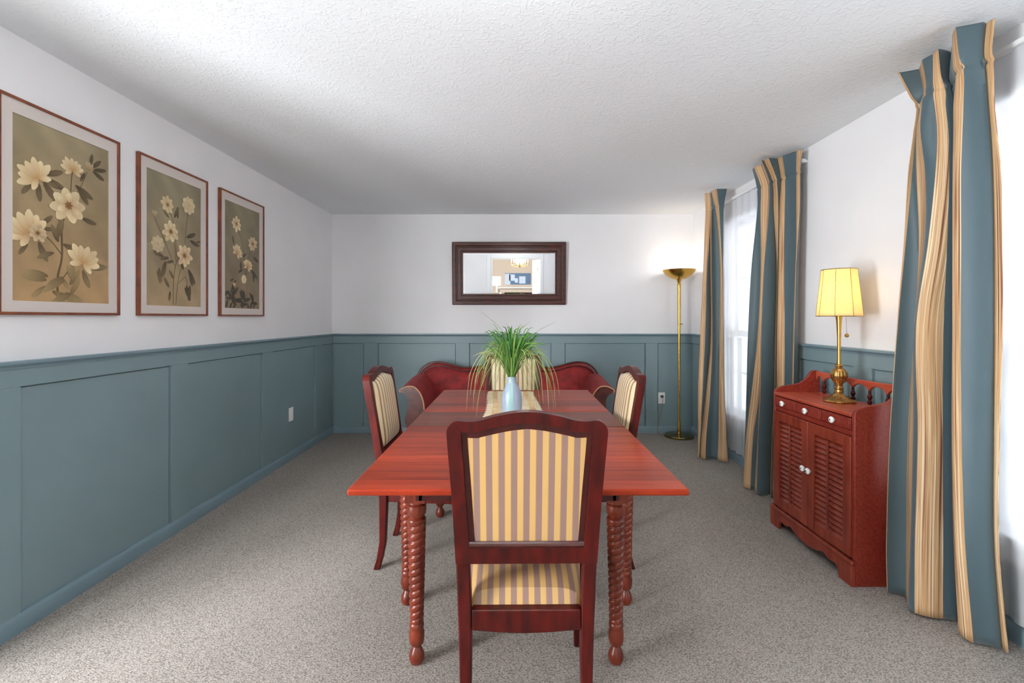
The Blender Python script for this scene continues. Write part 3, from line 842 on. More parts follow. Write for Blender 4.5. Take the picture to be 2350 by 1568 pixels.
# ------------------------------------------------------------------ framed flower pictures
XF = XL + 0.022
def pw(px, py):        # picture plane: photo point -> (Y, Z) on the left wall's picture plane
    y = F*(-XF)/(CX-px); return y, CZ-(py-CY)*y/F
OL, BRN, CRM = (118, 108, 74), (162, 132, 88), (232, 212, 166)
def col3(c, k=1.0): return rgb(min(255, c[0]*k), min(255, c[1]*k), min(255, c[2]*k))
def picture(y0, y1, z0, z1, my, mz, bgt, bgb, flowers, leaves, stems, label):
    t = thing('framed_picture', label, 'picture', (XL, (y0+y1)/2, z0), 'framed flower pictures on the left wall')
    fw = 0.012
    o = [(y0, z0), (y1, z0), (y1, z1), (y0, z1)]
    i = [(y0+fw, z0+fw), (y1-fw, z0+fw), (y1-fw, z1-fw), (y0+fw, z1-fw)]
    m = M(); m.ring(o, i, lambda y, z: (XL+0.001, y, z), lambda y, z: (XF, y, z)); m.build('frame', FRAMEW, t, bevel=0.002)
    ay0, ay1, az0, az1 = y0+my, y1-my, z0+mz, z1-mz*1.15
    i2 = [(ay0, az0), (ay1, az0), (ay1, az1), (ay0, az1)]
    m = M(); m.ring(i, i2, lambda y, z: (XL+0.004, y, z), lambda y, z: (XL+0.014, y, z)); m.build('mat_board', MAT, t, smooth=False)
    m = M(); m.c = []
    G = 24; rows = []
    for a in range(G+1):
        rr = []
        for b in range(G+1):
            y = lerp(ay0, ay1, b/G); z = lerp(az0, az1, a/G); rr.append((XL+0.010, y, z))
            tt = a/G; q = 0.5 + 0.5*math.sin(b/G*3.1+0.2); k = 0.86+0.14*q + 0.03*math.sin(a*0.9+b*0.7)
            m.c.append(col3(tuple(lerp(p, r_, tt) for p, r_ in zip(bgb, bgt)), k))
        rows.append(rr)
    m.quadgrid(rows)
    lay = [0.0102]
    def poly(pts, cs, cc=None):
        lay[0] += 0.00001
        pts = [(min(max(p[0], ay0+0.002), ay1-0.002), min(max(p[1], az0+0.002), az1-0.002)) for p in pts]
        b = len(m.v); n = len(pts)
        cy = sum(p[0] for p in pts)/n; cz = sum(p[1] for p in pts)/n
        m.v.append((XL+lay[0], cy, cz)); m.c.append(cc or cs[0])
        for p, c_ in zip(pts, cs): m.v.append((XL+lay[0], p[0], p[1])); m.c.append(c_)
        for j in range(n): m.f.append((b, b+1+j, b+1+(j+1) % n)); m.mi.append(0)
    def petal(cy, cz, ang, L, W, c0, c1, bend=0.0):
        pts, cs = [], []
        for k in range(14):
            a = 2*PI*k/14; u = 0.5-0.5*math.cos(a); v = math.sin(a)*(0.55+0.45*u)*0.5
            v = v*(1-0.4*u**3) + bend*u*u
            x = u*L; yv = v*W
            pts.append((cy + x*math.cos(ang)-yv*math.sin(ang), cz + x*math.sin(ang)+yv*math.cos(ang)))
            cs.append(tuple(lerp(p, q, u) for p, q in zip(c0, c1)))
        mid = tuple(lerp(p, q, 0.62) for p, q in zip(c0, c1))
        poly(pts, cs, mid)
    def stem(pts, w, c):
        P = catmull(pts, 6)
        for (a, b) in zip(P, P[1:]):
            d = Vector((b[0]-a[0], b[1]-a[1])); n_ = Vector((-d.y, d.x)).normalized()*w/2 if d.length > 1e-6 else Vector((0, 0))
            poly([(a[0]-n_.x, a[1]-n_.y), (a[0]+n_.x, a[1]+n_.y), (b[0]+n_.x, b[1]+n_.y), (b[0]-n_.x, b[1]-n_.y)], [c]*4)
    for (pp, w_) in stems: stem([pw(*q) for q in pp], w_, rgb(104, 84, 54))
    for (px, py, L, ang, dk) in leaves:
        y, z = pw(px, py); petal(y, z, math.radians(ang), L, L*0.42, rgb(86*dk, 70*dk, 46*dk), rgb(122*dk, 104*dk, 72*dk), 0.15)
    for (px, py, rpx, rot, kind, tone) in flowers:
        y, z = pw(px, py); r = 1.18*rpx*y/F
        C1 = col3((240, 222, 180), tone); C0 = col3((186, 142, 86), tone)
        CD = rgb(124, 80, 42)
        if kind == 'open':
            for j in range(8): petal(y, z, math.radians(rot+j*45+random.uniform(-9, 9)), r*random.uniform(0.92, 1.12), r*0.78, C0, tone_(C1, 0.78))
            for j in range(6): petal(y, z, math.radians(rot+20+j*60), r*0.68, r*0.52, col3((168, 122, 68), tone), tone_(C1, 0.85))
            for j in range(7): petal(y, z, math.radians(rot+j*51), r*0.24, r*0.16, CD, rgb(150, 104, 58))
        elif kind == 'cup':
            for j, da in enumerate((-75, 75, -50, 50, -28, 28, 0)):
                petal(y, z-r*0.35, math.radians(rot+da), r*random.uniform(1.15, 1.4), r*0.72, C0, tone_(C1, 0.8))
            for da in (-120, 120): petal(y, z-r*0.3, math.radians(rot+da), r*0.9, r*0.55, C0, tuple(c*0.9 for c in C1[:3])+(1,))
        elif kind == 'rose':
            for q, (nn, rr) in enumerate(((8, 1.0), (7, 0.76), (6, 0.54), (5, 0.34))):
                for j in range(nn): petal(y, z, math.radians(rot+q*23+j*360/nn), r*rr, r*rr*0.95, tuple(lerp(a, b, 0.3) for a, b in zip(C0, C1)), tone_(C1, 0.78))
        else:
            for da in (-25, 25, 0): petal(y, z-r*0.6, math.radians(rot+da), r*1.6, r*0.8, C0, tuple(c*0.8 for c in C1[:3])+(1,))
    m.build('flower_print', PRINT, t, merge=False, smooth=False)
    return t
def tone_(c, lo):
    k = random.uniform(lo, 1.0); return (c[0]*k, c[1]*k, c[2]*k, 1)
def rl(cx, cy, n, rx, ry, L, dk=1.0, seed=1):
    rr = random.Random(seed); return [(cx+rr.uniform(-rx, rx), cy+rr.uniform(-ry, ry), L*rr.uniform(0.7, 1.2), rr.uniform(0, 360), dk) for _ in range(n)]
# angles: 0 = towards the far wall, 90 = up
picture(1.79, 2.346, 1.293, 2.18, 0.058, 0.058, (152, 138, 108), (178, 144, 100),
    [(92, 398, 30, 130, 'cup', 1.0), (172, 384, 20, 95, 'cup', 0.96), (208, 384, 11, 80, 'bud', 0.8), (163, 472, 36, 10, 'open', 0.98), (74, 522, 36, 120, 'cup', 1.0), (92, 535, 18, 30, 'open', 0.92), (195, 592, 30, 70, 'cup', 1.0)],
    [(108, 400, .09, 20, .95), (110, 408, .09, -20, .9), (105, 415, .10, -55, .95), (95, 420, .08, -90, .95), (80, 420, .07, -130, 1.0), (215, 385, .07, 40, .8), (220, 390, .07, 10, .8), (218, 392, .07, -30, .8), (212, 380, .06, 75, .8), (200, 398, .05, -120, .85),
     (178, 425, .10, -30, .9), (185, 428, .09, -60, .9), (150, 435, .07, 170, .95), (192, 500, .08, -15, .95), (100, 515, .07, 40, 1), (100, 525, .06, 5, 1), (95, 555, .09, -70, 1.05), (70, 560, .06, -130, 1.05),
     (135, 548, .10, 70, 1.1), (140, 556, .08, 110, 1.1), (150, 560, .09, -20, 1.1), (210, 615, .10, 5, 1.1), (195, 620, .09, -70, 1.15), (130, 580, .08, 200, 1.15)]
    + rl(135, 655, 16, 45, 22, 0.09, 1.3, 3),
    [([(140, 695), (138, 640), (148, 590), (148, 520), (160, 480)], .010), ([(148, 585), (120, 550), (95, 535)], .005), ([(142, 650), (165, 620), (190, 600)], .005), ([(168, 440), (170, 410), (172, 390)], .005), ([(165, 470), (190, 430), (205, 395)], .004), ([(145, 520), (125, 450), (108, 410)], .0045)],
    'framed print of big pale magnolia blossoms, nearest of three on the left wall')
picture(2.464, 3.020, 1.293, 2.18, 0.058, 0.058, (142, 134, 108), (168, 144, 108),
    [(389, 470, 17, 0, 'open', 0.92), (437, 472, 18, 10, 'rose', 0.92), (359, 492, 9, 90, 'bud', 0.85), (396, 532, 21, 15, 'open', 0.96), (366, 560, 17, 0, 'rose', 0.9), (427, 587, 21, 0, 'open', 0.98), (347, 566, 8, 0, 'rose', 0.7)],
    [(404, 500, .08, 60, .95), (412, 502, .07, 90, .95), (392, 500, .06, 140, 1.1), (432, 545, .09, 20, .9), (440, 552, .09, -20, .85), (455, 556, .04, 10, .85), (380, 590, .08, 160, .95), (392, 592, .07, 190, 1), (385, 600, .10, -110, .95), (370, 615, .09, -90, 1.1), (365, 622, .07, -60, 1.1),
     (403, 600, .06, 190, .9), (425, 620, .07, 110, .9), (436, 618, .11, -60, .8), (440, 625, .09, -80, .8), (432, 655, .10, -75, .75), (440, 655, .10, -100, .8), (428, 660, .08, -60, .75), (392, 660, .07, 120, 1), (395, 668, .06, -100, 1), (402, 640, .06, 120, 1)],
    [([(402, 700), (403, 640), (410, 600), (420, 590)], .006), ([(408, 700), (414, 640), (425, 600)], .005), ([(405, 610), (385, 560), (360, 500)], .004), ([(410, 590), (404, 520), (392, 480)], .004), ([(428, 560), (433, 510), (436, 485)], .004), ([(408, 600), (405, 560), (398, 540)], .004), ([(415, 650), (430, 636), (435, 655)], .004)],
    'framed print of pale roses on tall stems, middle one of three on the left wall')
picture(3.147, 3.700, 1.293, 2.18, 0.058, 0.058, (136, 128, 102), (138, 118, 90),
    [(546, 514, 15, 0, 'open', 0.98), (583, 560, 15, 20, 'open', 0.94), (547, 576, 14, 60, 'cup', 0.98), (571, 608, 13, 70, 'cup', 1.0), (563, 641, 9, 0, 'rose', 1.0), (541, 655, 6, 90, 'bud', 1.0)],
    [(540, 560, .06, 100, .8), (556, 600, .07, -90, .8), (560, 590, .06, 30, .8), (585, 590, .08, -30, .7), (580, 620, .10, -40, .7), (585, 625, .08, -90, .7), (560, 620, .06, 200, .8), (540, 640, .05, 200, .7)]
    + rl(530, 675, 9, 8, 14, 0.085, 0.68, 5) + rl(575, 692, 14, 16, 7, 0.08, 0.62, 6) + rl(550, 692, 9, 16, 7, 0.08, 0.62, 8),
    [([(572, 700), (568, 640), (560, 560), (548, 525)], .006), ([(568, 640), (574, 590), (582, 570)], .005), ([(560, 600), (552, 585), (548, 578)], .004), ([(545, 690), (542, 660), (541, 655)], .004)],
    'framed print of small cream flowers on dark ground, farthest of three on the left wall')

# ------------------------------------------------------------------ mirror
mir = thing('wall_mirror', 'wide mirror in a stepped dark mahogany frame on the back wall above the settee', 'mirror', (-0.057, YB-0.002, 1.428))
MW, MH, FW = 0.632, 0.695, 0.122
c0 = (mir.location.x, mir.location.y, mir.location.z)
def mring(o, i, d0, d1):
    def L(k): return [(-MW+k, k), (MW-k, k), (MW-k, MH-k), (-MW+k, MH-k)]
    m.ring(L(o), L(i), lambda x, z: (c0[0]+x, c0[1]-d0, c0[2]+z), lambda x, z: (c0[0]+x, c0[1]-d1, c0[2]+z))
m = M(); mring(0, 0.045, 0, 0.034); m.build('frame', MIRW, mir, bevel=0.008, seg=3)
m = M(); mring(0.045, 0.060, 0, 0.024); mring(0.060, 0.100, 0, 0.030); mring(0.100, FW, 0, 0.020); m.build('inner_frame', MIRW, mir, bevel=0.004, seg=3)
m = M(); k = FW+0.010
q0 = [(-MW+FW-0.01, FW-0.01), (MW-FW+0.01, FW-0.01), (MW-FW+0.01, MH-FW+0.01), (-MW+FW-0.01, MH-FW+0.01)]
k = FW+0.016
q1 = [(-MW+k, k), (MW-k, k), (MW-k, MH-k), (-MW+k, MH-k)]
m.face([(c0[0]+x, c0[1]-0.014, c0[2]+z) for x, z in q1])
m.quadgrid([[(c0[0]+x, c0[1]-0.0127, c0[2]+z) for x, z in q0], [(c0[0]+x, c0[1]-0.014, c0[2]+z) for x, z in q1]], closed=True)
m.build('mirror_glass', MIRROR, mir, smooth=False)
mir.rotation_euler.x = math.radians(3.15)

# ------------------------------------------------------------------ outlets
def outlet(name, label, cat, wall, a, z, plug=False):
    PF = 0.0100      # face of the field panels
    base = (a, YB-PF, z) if wall == 'b' else (XL+PF, a, z)
    t = thing(name, label, cat, base)
    def bx(m, u0, u1, z0, z1, d0, d1):
        if wall == 'b': m.box(a+u0, a+u1, YB-PF-d1, YB-PF-d0, z+z0, z+z1)
        else: m.box(XL+PF+d0, XL+PF+d1, a+u0, a+u1, z+z0, z+z1)
    e = 0.0
    m = M(); bx(m, -0.038, 0.038, -0.062, 0.062, e, 0.007); m.build('cover_plate', PLATE, t, bevel=0.003)
    if plug:
        for s in (-1, 1):
            m = M(); bx(m, -0.017, 0.017, s*0.022-0.014, s*0.022+0.014, 0.007, 0.010); m.build('socket', PLATE, t, bevel=0.003)
        m = M(); bx(m, -0.014, 0.014, 0.006, 0.034, 0.010, 0.034); m.build('plug', GREYP, t, bevel=0.004)
    else:
        m = M(); bx(m, -0.017, 0.017, -0.034, 0.034, 0.007, 0.010); m.build('rocker', PLATE, t, bevel=0.002)
    return t
outlet('wall_outlet', 'white outlet with a plug in it, low on the teal back wall', 'outlet', 'b', 1.645, 0.386, True)
outlet('wall_outlet', 'plain white outlet plate low on the teal left wall', 'outlet', 'l', 4.155, 0.405)

# ------------------------------------------------------------------ torchiere floor lamp
FX, FY = 1.775, 4.925
fl = thing('floor_lamp', 'tall polished brass torchiere floor lamp standing in the back right corner', 'lamp', (FX, FY, 0))
m = M(); m.lathe([(0.14, 0), (0.152, 0.003), (0.153, 0.018), (0.148, 0.026), (0.10, 0.031), (0.03, 0.034), (0.018, 0.040)], (FX, FY, 0), 48); m.build('base', OLDBR, fl)
m = M(); m.lathe([(0.020, 0.036), (0.016, 0.06), (0.019, 0.07), (0.017, 0.12), (0.011, 0.20), (0.0105, 0.60), (0.0135, 1.05), (0.0165, 1.40), (0.0175, 1.62), (0.020, 1.64), (0.014, 1.655), (0.022, 1.675), (0.030, 1.70)], (FX, FY, 0), 20); m.build('pole', BRASS, fl)
m = M(); pr = [(0.026, 1.695), (0.06, 1.700), (0.10, 1.718), (0.14, 1.748), (0.165, 1.780), (0.172, 1.797), (0.169, 1.797), (0.160, 1.778), (0.135, 1.752), (0.095, 1.724), (0.05, 1.708), (0.01, 1.704)]
m.lathe(pr, (FX, FY, 0), 48); m.build('bowl', BRASS, fl)
m = M(); m.tube([(FX+0.013, FY, 1.215), (FX+0.032, FY-0.004, 1.215)], 0.005, 8); m.lathe([(0.003, 0), (0.007, 0.003), (0.003, 0.01)], (FX+0.034, FY-0.004, 1.21), 10); m.build('switch', BRASS, fl)
cp = catmull([(1.645, YB-0.043, 0.404), (1.645, YB-0.056, 0.392), (1.640, YB-0.060, 0.34), (1.628, YB-0.05, 0.24), (1.60, YB-0.05, 0.12), (1.585, YB-0.06, 0.03), (1.60, YB-0.10, 0.006), (1.68, YB-0.07, 0.006), (1.775, YB-0.045, 0.008), (1.84, YB-0.06, 0.006), (1.82, 4.98, 0.006), (1.80, 4.97, 0.04)], 6)
m = M(); m.tube(cp, 0.0028, 6); m.build('cord', CORDM, fl)

# ------------------------------------------------------------------ louvered cabinet
BX0, BX1, BY0, BY1, BT = 1.62, 1.90, 2.175, 2.86, 0.822
cb = thing('louvered_cabinet', 'small cherry wood cabinet with louvered doors and a spindle gallery, between the curtains', 'cabinet', (BX0, (BY0+BY1)/2, 0))
side = [(BX0, 0), (BX1, 0), (BX1, 0.950), (1.872, 0.955), (1.855, 0.952)] + [(x, z) for x, z in catmull([(1.845, 0.945), (1.815, 0.905), (1.775, 0.876), (1.72, 0.864), (1.67, 0.856), (1.635, 0.842), (1.62, 0.822)], 4)]
for y0 in (BY0, BY1-0.02):
    m = M(); m.prism(side, 'y', y0, y0+0.02); m.build('side_panel', BUFS, cb, bevel=0.0025)
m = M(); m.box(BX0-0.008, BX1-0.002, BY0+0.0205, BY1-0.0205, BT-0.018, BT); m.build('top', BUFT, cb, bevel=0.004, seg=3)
m = M(); m.box(BX0+0.030, BX1-0.004, BY0+0.0205, BY1-0.0205, 0.10, BT-0.019); m.box(BX0+0.002, BX0+0.030, BY0+0.0205, BY1-0.0205, 0.712, 0.736)
m.build('carcass', BUFS, cb, bevel=0.001)
# gallery rail + spindles
ysp = [2.30, 2.42, 2.54, 2.66, 2.775]
bot = []
knots = [BY0+0.02] + ysp + [BY1-0.02]
for a, b in zip(knots, knots[1:]):
    for k in range(8):
        t = k/8; bot.append((lerp(a, b, t), 0.893 + 0.030*math.sin(PI*t)**0.7))
bot.append((knots[-1], 0.893))
topc = [(lerp(BY1-0.02, BY0+0.02, k/12), 0.951 - 0.006*math.sin(PI*k/12)) for k in range(13)]
m = M(); m.prism(bot + topc, 'x', 1.872, 1.890); m.build('gallery_rail', BUFT, cb, bevel=0.003)
for y in ysp:
    m = M(); m.lathe([(0.006, 0), (0.011, 0.006), (0.012, 0.016), (0.006, 0.024), (0.0095, 0.030), (0.013, 0.042), (0.009, 0.052), (0.006, 0.058), (0.008, 0.066), (0.006, 0.074)], (1.881, y, BT), 14); m.build('spindle', CHAIRW, cb)
def knob(x, y, z, par):
    m = M(); n = 16; prof = [(0.006, 0), (0.007, 0.004), (0.013, 0.007), (0.0165, 0.013), (0.0165, 0.018), (0.011, 0.023), (0.004, 0.024)]
    rows = [[(x-d, y+r*math.cos(2*PI*k/n), z+r*math.sin(2*PI*k/n)) for k in range(n)] for r, d in prof]
    m.sweeprect(rows); kb = m.build('knob', PORC, par)
    m = M(); m.sweeprect([[(x-d, y+0.004*math.cos(2*PI*k/8), z+0.004*math.sin(2*PI*k/8)) for k in range(8)] for d in (0.022, 0.0255)]); m.build('screw', DARK, kb)
dy0, dy1 = BY0+0.0215, BY1-0.0215; dw = (dy1-dy0)/3
for k in range(3):
    a = dy0+k*dw+0.004; b = dy0+(k+1)*dw-0.004
    m = M(); m.box(BX0-0.004, BX0+0.0118, a, b, 0.739, 0.798)
    m.box(BX0-0.008, BX0-0.004, a+0.006, b-0.006, 0.745, 0.792)
    dr = m.build('drawer', BUFS, cb, bevel=0.003); knob(BX0-0.008, (a+b)/2, 0.768, dr)
for k in range(2):
    a = dy0 if k == 0 else (dy0+dy1)/2+0.002; b = (dy0+dy1)/2-0.002 if k == 0 else dy1
    z0, z1 = 0.128, 0.708; s = 0.052
    m = M(); x0, x1 = BX0-0.006, BX0+0.0118
    m.box(x0, x1, a, a+s, z0, z1); m.box(x0, x1, b-s, b, z0, z1); m.box(x0, x1, a+s, b-s, z0, z0+0.055); m.box(x0, x1, a+s, b-s, z1-0.055, z1)
    door = m.build('door', BUFW, cb, bevel=0.002)
    m = M(); n = 17
    zz0, zz1 = z0+0.055, z1-0.055; hh = (zz1-zz0)/n
    for q in range(n):
        zc = zz0+(q+0.5)*hh
        m.sweeprect([[(x0+0.003, y, zc-hh*0.50), (x0+0.008, y, zc-hh*0.66), (x1+0.014, y, zc+hh*0.30), (x1+0.011, y, zc+hh*0.50)] for y in (a+s-0.001, b-s+0.001)])
    m.build('louver_slats', BUFW, door, bevel=0.0)
    m = M(); m.box(x0-0.005, x0+0.004, (a+b)/2-0.004, (a+b)/2+0.004, zz0+0.005, zz1-0.005); m.build('louver_rod', BUFW, door, bevel=0.001)
    knob(x0, (b-0.022) if k == 0 else (a+0.022), 0.445, door)
m = M(); m.box(BX0-0.022, BX0-0.0005, BY0-0.004, BY1+0.004, 0.102, 0.122); m.build('base_moulding', BUFW, cb, bevel=0.006, seg=3)
sk = [(BY0-0.002, 0), (BY0+0.085, 0)] + [(y, z) for y, z in catmull([(BY0+0.088, 0.03), (BY0+0.11, 0.055), (BY0+0.16, 0.05), (BY0+0.20, 0.065), (BY0+0.26, 0.045), (BY0+0.3425, 0.035), (BY1-0.26, 0.045), (BY1-0.20, 0.065), (BY1-0.16, 0.05), (BY1-0.11, 0.055), (BY1-0.088, 0.03)], 4)] + [(BY1-0.085, 0), (BY1+0.002, 0), (BY1+0.002, 0.102), (BY0-0.002, 0.102)]
m = M(); m.prism(sk, 'x', BX0-0.018, BX0-0.0005); m.build('base_skirt', BUFW, cb, bevel=0.002)

# ------------------------------------------------------------------ table lamp
LX, LY, LZ = 1.775, 2.50, BT
tl = thing('table_lamp', 'brass table lamp with a glowing yellow parchment shade, standing on the cabinet', 'lamp', (LX, LY, LZ))
m = M(); R6 = PI/6
m.lathe([(0.080, 0), (0.084, 0.003), (0.084, 0.010), (0.076, 0.014), (0.070, 0.016), (0.040, 0.030), (0.026, 0.042), (0.020, 0.050)], (LX, LY, LZ+0.0003), 6); m.build('base', BRASSD, tl, angle=20, bevel=0.0015)
m = M()
m.lathe(catmull([(0.019, 0.048), (0.022, 0.056), (0.020, 0.066), (0.022, 0.078), (0.016, 0.088), (0.020, 0.094), (0.015, 0.098)], 3), (LX, LY, LZ), 24)
m.lathe(catmull([(0.015, 0.098), (0.030, 0.112), (0.040, 0.135), (0.041, 0.152), (0.034, 0.170), (0.020, 0.182), (0.014, 0.190), (0.022, 0.196), (0.017, 0.202), (0.010, 0.206)], 3), (LX, LY, LZ), 64,
        fn=lambda r, z, a: r*(1-0.09*(1-abs(math.cos(a*7)))) if 0.105 < z < 0.178 else r)
m.build('urn', BRASSD, tl, angle=60)
m = M(); m.lathe([(0.010, 0.204), (0.0085, 0.26), (0.009, 0.35), (0.013, 0.44), (0.0165, 0.468), (0.012, 0.475), (0.012, 0.53), (0.004, 0.54)], (LX, LY, LZ), 20); m.build('stem', BRASS, tl)
sh = []
for z, r in ((0.468, 0.1075), (0.54, 0.1000), (0.62, 0.0915), (0.69, 0.0850), (0.722, 0.0835)): sh.append((r, z))
def scal(r, z, a): 
    ph = (a*8/(2*PI)) % 1.0
    return r*(1 - 0.035*4*ph*(1-ph))
rows = [[(LX+scal(r, z, a)*math.cos(a), LY+scal(r, z, a)*math.sin(a), LZ+z) for a in [2*PI*k/64 for k in range(64)]] for r, z in catmull(sh, 3)]
m = M(); m.quadgrid(rows, closed=True); shd = m.build('lamp_shade', SHADE, tl, solid=0.0015, angle=40)
for k in range(8):
    a = 2*PI*k/8
    m = M(); m.tube([(LX+(r+0.0015)*math.cos(a), LY+(r+0.0015)*math.sin(a), LZ+z) for r, z in catmull(sh, 2)], 0.0011, 6); m.build('shade_rib', BRASSD, shd)
for r, z in ((sh[0][0], sh[0][1]), (sh[-1][0], sh[-1][1])):
    m = M(); pts = [(LX+(scal(r, z, 2*PI*k/64)+0.001)*math.cos(2*PI*k/64), LY+(scal(r, z, 2*PI*k/64)+0.001)*math.sin(2*PI*k/64), LZ+z) for k in range(65)]
    m.tube(pts, 0.0020, 6); m.build('shade_trim', BRASSD, shd)
m = M(); m.lathe([(0.012, 0.535), (0.014, 0.55), (0.026, 0.585), (0.028, 0.61), (0.018, 0.632), (0.004, 0.638)], (LX, LY, LZ), 20)
bl = m.build('bulb', BULB, tl)
m = M(); m.tube([(LX+0.030, LY-0.01, LZ+0.48), (LX+0.034, LY-0.012, LZ+0.372)], 0.0009, 5); m.lathe([(0.002, 0), (0.009, 0.003), (0.011, 0.011), (0.008, 0.018), (0.002, 0.021)], (LX+0.034, LY-0.012, LZ+0.352), 14); m.tube([(LX, LY, LZ+0.485), (LX+0.030, LY-0.01, LZ+0.482)], 0.002, 6)
m.build('pull_chain', BRASSD, tl)

# ------------------------------------------------------------------ curtains
def curtain(name, label, Ys, rows, mats, bulge, top=2.415):
    """Ys: depth of each fold line; rows: (image row or None, fold lines); every row gives real X from depth"""
    cols = []
    nr = len(rows)
    for j, Y in enumerate(Ys):
        key = []
        for (ky, pxs) in rows:
            z = ky[1] if isinstance(ky, tuple) else CZ-(ky-CY)*Y/F
            key.append((z, (pxs[j]-CX)*Y/F))
        key.sort(); cols.append(key)
    Z = [0.012 + (2.14-0.012)*k/60 for k in range(60)] + [2.14 + (top-2.14)*k/30 for k in range(31)]
    def ev(key, z):
        # smooth monotone interpolation
        if z <= key[0][0]: return key[0][1]
        for i in range(len(key)-1):
            a, b = key[i], key[i+1]
            if z <= b[0]:
                t = (z-a[0])/max(1e-6, b[0]-a[0])
                p0 = key[i-1] if i else a; p3 = key[i+2] if i+2 < len(key) else b
                m0 = (b[1]-p0[1])/max(1e-6, b[0]-p0[0])*(b[0]-a[0]); m1 = (p3[1]-a[1])/max(1e-6, p3[0]-a[0])*(b[0]-a[0])
                return (2*t**3-3*t*t+1)*a[1] + (t**3-2*t*t+t)*m0 + (-2*t**3+3*t*t)*b[1] + (t**3-t*t)*m1
        return key[-1][1]
    m = M(); m.uv = []
    SUB = 6; u0 = 0.0
    for j in range(len(Ys)-1):
        b = len(m.v)
        for z in Z:
            a = Vector((ev(cols[j], z), Ys[j])); c = Vector((ev(cols[j+1], z), Ys[j+1]))
            d = c-a; nrm = Vector((d.y, -d.x)); L = d.length
            amp = bulge[j]*min(L, 0.12)
            if z > 2.22: amp *= max(0.15, 1-(z-2.22)/0.1)
            if nrm.length > 1e-6: nrm.normalize()
            if nrm.x < 0: nrm = -nrm        # +x = towards the wall
            for k in range(SUB+1):
                t = k/SUB; p = a.lerp(c, t) + nrm*(amp*math.sin(PI*t) + 0.007*math.exp(-((z-2.262)/0.007)**2))
                m.v.append((min(p.x, 1.940), p.y, z)); m.uv.append((u0 + t*max(0.02, L), z))
        for r in range(len(Z)-1):
            for k in range(SUB):
                q = b + r*(SUB+1) + k
                m.f.append((q, q+1, q+SUB+2, q+SUB+1)); m.mi.append(mats[j])
        u0 += 0.13
    # weld seams but keep per-segment uv: do it after uv assignment in build
    o = m.build(name, [CTEAL, BAND], solid=0.003, angle=60)
    return tag(o, label, 'curtain', 'striped curtain panels by the windows')
curtain('curtain', 'teal and gold striped floor-length curtain at the right, nearest the camera',
    [2.117, 2.115, 2.085, 2.01, 1.965, 1.93, 1.955, 1.845, 1.785, 1.755, 1.765, 1.73],
    [((0, 2.415), [2060, 2064, 2110, 2117, 2142, 2153, 2183, 2186, 2194, 2255, 2263, 2283]),
     ((0, 2.30), [2090, 2095, 2120, 2126, 2142, 2160, 2178, 2188, 2202, 2252, 2257, 2277]),
     ((0, 2.235), [2103, 2109, 2112, 2117, 2142, 2170, 2182, 2194, 2212, 2258, 2262, 2280]),
     (240, [2102, 2109, 2110, 2116, 2145, 2170, 2185, 2189, 2211, 2264, 2269, 2282]),
     (300, [2097, 2103, 2104, 2113, 2151, 2176, 2186, 2189, 2209, 2268, 2274, 2288]),
     (400, [2084, 2093, 2104, 2124, 2147, 2178, 2186, 2188, 2206, 2272, 2278, 2297]),
     (560, [2074, 2078, 2109, 2122, 2130, 2173, 2186, 2187, 2206, 2276, 2281, 2300]),
     (750, [2058, 2060, 2099, 2101, 2103, 2165, 2185, 2187, 2205, 2276, 2281, 2301]),
     (1000, [2042, 2043, 2084, 2097, 2106, 2163, 2184, 2185, 2207, 2271, 2281, 2294]),
     (1250, [2034, 2035, 2080, 2090, 2100, 2164, 2188, 2190, 2215, 2273, 2283, 2292]),
     ((0, 0.012), [2036, 2037, 2080, 2084, 2099, 2165, 2197, 2201, 2234, 2293, 2300, 2314])],
    [1, 0, 1, 0, 1, 0, 0, 1, 0, 0, 1], [0, 0.12, 0, -0.1, -0.10, 0.25, 0.1, -0.15, 0.10, 0.1, -0.1])
curtain('curtain', 'teal and gold striped curtain between the white sheer and the cabinet',
    [3.49, 3.44, 3.39, 3.38, 3.29, 3.30, 3.24, 3.26, 3.20, 3.11, 3.07, 3.14],
    [((0, 2.415), [1727, 1731, 1746, 1747, 1748, 1753, 1764, 1785, 1796, 1829, 1841, 1843]),
     ((0, 2.27), [1737, 1746, 1762, 1763, 1764, 1772, 1781, 1792, 1802, 1828, 1836, 1842]),
     (480, [1738, 1746, 1763, 1764, 1765, 1775, 1786, 1788, 1801, 1828, 1835, 1841]),
     (620, [1724, 1746, 1753, 1753.5, 1754, 1783, 1784, 1785, 1800, 1827, 1828, 1836]),
     (780, [1716, 1738, 1746, 1747, 1748, 1779, 1780, 1781, 1801, 1822, 1823, 1834]),
     (900, [1713, 1725, 1743, 1744, 1746, 1777, 1778, 1780, 1800, 1820, 1821, 1831]),
     (1000, [1710, 1713, 1729, 1739, 1741, 1772, 1773, 1775, 1797, 1818, 1820, 1829]),
     ((0, 0.012), [1705, 1706, 1722, 1732, 1737, 1768, 1769, 1772, 1792, 1815, 1818, 1827])],
    [0, 1, 0, 1, 0, 1, 0, 1, 0, 1, 0], [0.12, -0.1, 0, 0, 0.16, 0, 0.1, -0.1, 0.08, -0.1, 0])
